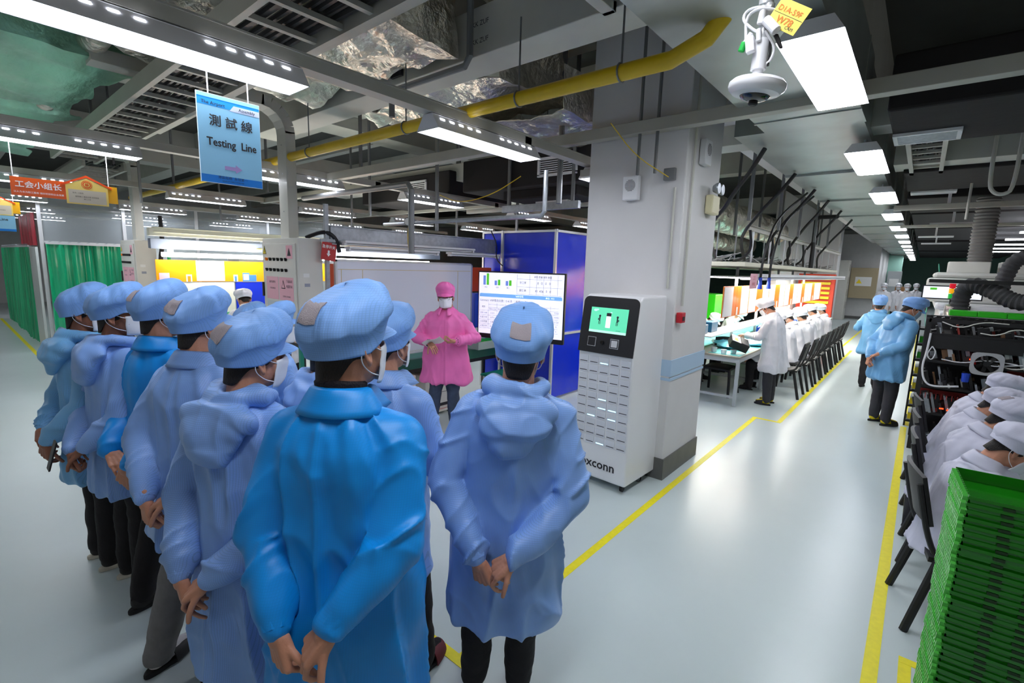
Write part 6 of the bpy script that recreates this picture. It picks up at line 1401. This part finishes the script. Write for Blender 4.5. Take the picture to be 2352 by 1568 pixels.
P('person in bright blue collared coat, third from the left, hands clasped behind', (-2.98, .72, 0), V3(-.30, .95), 1.765, coat=BRIGHTBLUE, seed=14, ck=.7, wide=.9, fat=.94, arms='behind2', head=(-.3, 0, 0), hem=.62, vox=.012, shoes='black', legs=(((.16, .05, .48), (.22, -.02, .08)), ((-.10, -.02, .48), (-.10, -.14, .08))))
P('dark skinned person in light blue hooded coat, second from the left, phone in hand', (-3.33, .61, 0), V3(-.15, .98), 1.735, hood=True, seed=17, wide=.86, fat=.92, skin=SKIN_D, head=(-.62, .0, 0), arms='behind', hem=.60, vox=.012, patch=False)
P('leftmost person in pale blue hooded coat, hands held behind', (-3.70, .53, 0), V3(-.1, .98), 1.72, hood=True, seed=19, ck=.45, wide=.86, fat=.92, skin=SKIN_D, head=(-.55, .0, 0), arms='behind2', hem=.60, vox=.012, patch=False, coat=SKYBLUE)
P('listener in light blue collared coat between the tallest one and the pink presenter', (-1.72, 1.21, 0), V3(-.30, .95), 1.715, seed=23, head=(-.15, .0, 0), hem=.55, fat=.95, arms='front', shoes='slipper', legs=(((.12, .04, .48), (.16, .05, .08)), ((-.095, .015, .48), (-.10, -.01, .08))))
P('short person in blue cap with brim, masked profile facing right, behind the front row', (-3.15, 1.38, 0), V3(.15, .98), 1.62, hood=True, seed=29, head=(-.35, .0, 0), arms='front', vox=.012)
P('person mostly hidden left behind the tall bright blue one, cap edge showing', (-2.15, 1.17, 0), V3(-.4, .9), 1.62, hood=True, seed=31, head=(-.1, .0, 0), arms='front', vox=.012)
P('hidden person whose cap top shows behind the fourth listener, right side', (-3.85, 1.50, 0), V3(-.2, .95), 1.56, seed=37, arms='down', vox=.012, patch=False)
P('hidden person whose cap top shows between the third and fourth listener', (-4.2, 1.22, 0), V3(-.1, .95), 1.60, seed=41, arms='down', vox=.012, patch=False)
ph = thing('phone', 'dark phone held behind the back by the second listener from the left', 'phone', (-3.34, .30, .86)); b = MB(); b.obox((0, 0, 0), (.036, 0, 0), (0, .004, 0), (0, .02, .073)); b.build('phone_body', M_BLACK, ph, bevel=.004)
pa = dict(R=((.315, .03, 1.12), (.13, .24, 1.08)), L=((-.325, .02, 1.13), (-.16, .25, 1.12)),
          hR=((-.55, .75, -.25), (-.3, -.1, -.9), -1, [(.35, .5, .4)]*4, .3), hL=((.8, .45, -.1), (.1, -.25, .9), -1, [(.8, .9, .6)]*4, .7))
P('presenter in a pink coat and pink cap with glasses and white mask, holding a sheet', (-4.04, 3.66, 0), V3(.58, -.81), 1.70, coat=PINK, cap=PINK, patch=False, ck=.5, seed=6, arms=pa, knit=2, trousers=JEANS, glasses=True, eyes=True, hem=.60, head=(.12, .10, .05), shoes='slipper', fat=1.2, wide=1.05, vox=.009,
  legs=(((.11, .04, .48), (.16, .04, .08)), ((-.09, .015, .48), (-.11, -.02, .08))))
pap = thing('paper_sheet', 'white sheet of paper held by the presenter in pink', 'paper', (-3.93, 3.36, 1.09), 0)
b = MB(); u = Vector((.78, .62, .42)).normalized(); v = Vector((.45, -.75, .35)).normalized()
b.grid([[u*(-.105+.21*i/6)+v*(-.148+.10*j/4*2)+Vector((0, 0, .012*math.sin(i))) for i in range(7)] for j in range(5)], .0008); b.build('sheet', M_PAPER, pap, smooth=True)
# two in the aisle
P('person in sky blue hooded coat seen from behind further down the aisle', (-.52, 10.3, 0), V3(.1, 1), 1.60, coat=SKYBLUE, hood=True, seed=43, arms=dict(R=((.26, .0, 1.12), (.05, -.22, .95)), L=((-.30, .05, 1.12), (-.15, .25, 1.2)), hR=((-.9, -.1, -.2), (.1, .2, -.9), 1, FIST, .4), hL=((.5, .8, 0), (0, -.2, -1), 1, FIST, .4)), vox=.014, hv=.006, hem=.66, patch=False, head=(0, .1, 0), trousers=BLACKCL, shoes='black')
P('person in sky blue coat bending forward at the rack, blue mask, hands behind back', (-.22, 7.86, 0), V3(.75, .66), 1.72, coat=SKYBLUE, hood=True, seed=47, arms='behind', lean=.22, head=(-.25, .35, 0), mask=MASKB, vox=.012, hv=.0045, hem=.62, patch=False, trousers=DKGREYCL, shoes='yellow', eyes=True)
# white-clad workers
WRK = dict(R=((.25, .12, 1.12), (.10, .38, 1.12)), L=((-.25, .12, 1.12), (-.06, .38, 1.14)), hR=((-.3, .9, .1), (0, -.2, -1), -1, [(.3, .5, .3)]*4, .4), hL=((.3, .9, .1), (0, -.2, -1), -1, [(.3, .5, .3)]*4, .4))
P('standing worker in white coat and cap leaning over the first bench, yellow slippers', (-1.55, 7.78, 0), V3(-1, .05), 1.60, fat=1.12, coat=WHITE, cap=WHITE, patch=False, seed=51, arms=WRK, lean=.14, head=(0, .5, 0), vox=.012, hv=.0045, hem=.55, trousers=DKGREYCL, shoes='yellow', eyes=True)
seat = dict(coat=WHITE, cap=WHITE, patch=False, sit=True, arms='work', vox=.016, hv=.007, shoes='black')
for k, (y, ln, hy) in enumerate(((8.65, .30, .2), (9.35, .25, .5), (10.15, .30, 0), (10.9, .15, .6), (11.6, .3, 0), (12.3, .2, .3), (13.3, .15, -.2))):
    P('white clad worker seated at the aisle benches, %s behind the standing worker' % ORD[k].replace('nearest', 'first'), (-1.62, y, 0), V3(-1, .0+.1*(k % 2)), 1.66+.03*(k % 3), lean=ln, head=(-hy, .25+.1*(k % 2), 0), seed=60+k, mask=MASKB if k == 1 else MASKW, **seat)
for k, (x, y) in enumerate(((-3.25, 7.9), (-3.25, 8.7), (-3.25, 9.6), (-3.25, 11.2))):
    P('white clad worker across the benches facing the aisle, %s from the pillar' % ORD[k].replace('nearest', 'first'), (x, y, 0), V3(1, -.1), 1.60, lean=.35, head=(.1, .5, 0), seed=70+k, **seat)
for k, (x, y) in enumerate(((-6.55, 2.55), (-6.6, 3.05))):
    P('white capped worker behind the group at the green railed conveyor, %s one' % ['left', 'right'][k], (x, y, 0), V3(-1, .1), 1.56, coat=WHITE, cap=WHITE, patch=False, arms='work', head=(0, .4, 0), lean=.2, vox=.016, hv=.007, seed=80+k)
# right edge, seated with their backs to the aisle
gs_ = dict(coat=GREYWHITE, cap=GREYWHITE, sit=True, arms='work', hv=.005, shoes='black')
P('grey-white clad worker at the right edge leaning forward, patch on the cap', (.25, 4.25, 0), V3(1, .12), 1.63, lean=.40, head=(.1, .15, 0), seed=90, vox=.011, **gs_)
P('worker in grey-white coat at the right edge just above the green trays', (.27, 3.50, 0), V3(.97, .25), 1.60, lean=.24, head=(-.1, .45, 0), seed=93, vox=.011, patch=False, **gs_)
P('worker in grey-white coat bent low behind the one with the cap patch', (.26, 4.9, 0), V3(1, .0), 1.58, lean=.40, head=(.0, .2, 0), seed=95, vox=.013, patch=False, **gs_)
P('worker at the right edge furthest back, cap only showing by the rack', (.32, 5.55, 0), V3(1, .0), 1.60, lean=.4, head=(.0, .2, 0), seed=97, vox=.013, patch=False, **gs_)
# far down the corridor
for k, (x, y) in enumerate(((-1.15, 24), (-.75, 25.5), (-.45, 24.5), (-.2, 27))):
    P('white clad person far down the corridor, %s from the left' % ['first', 'second', 'third', 'fourth'][k], (x, y, 0), V3(0, -1), 1.68, coat=WHITE, cap=WHITE, patch=False, arms='down', vox=.02, hv=.009, seed=100+k)
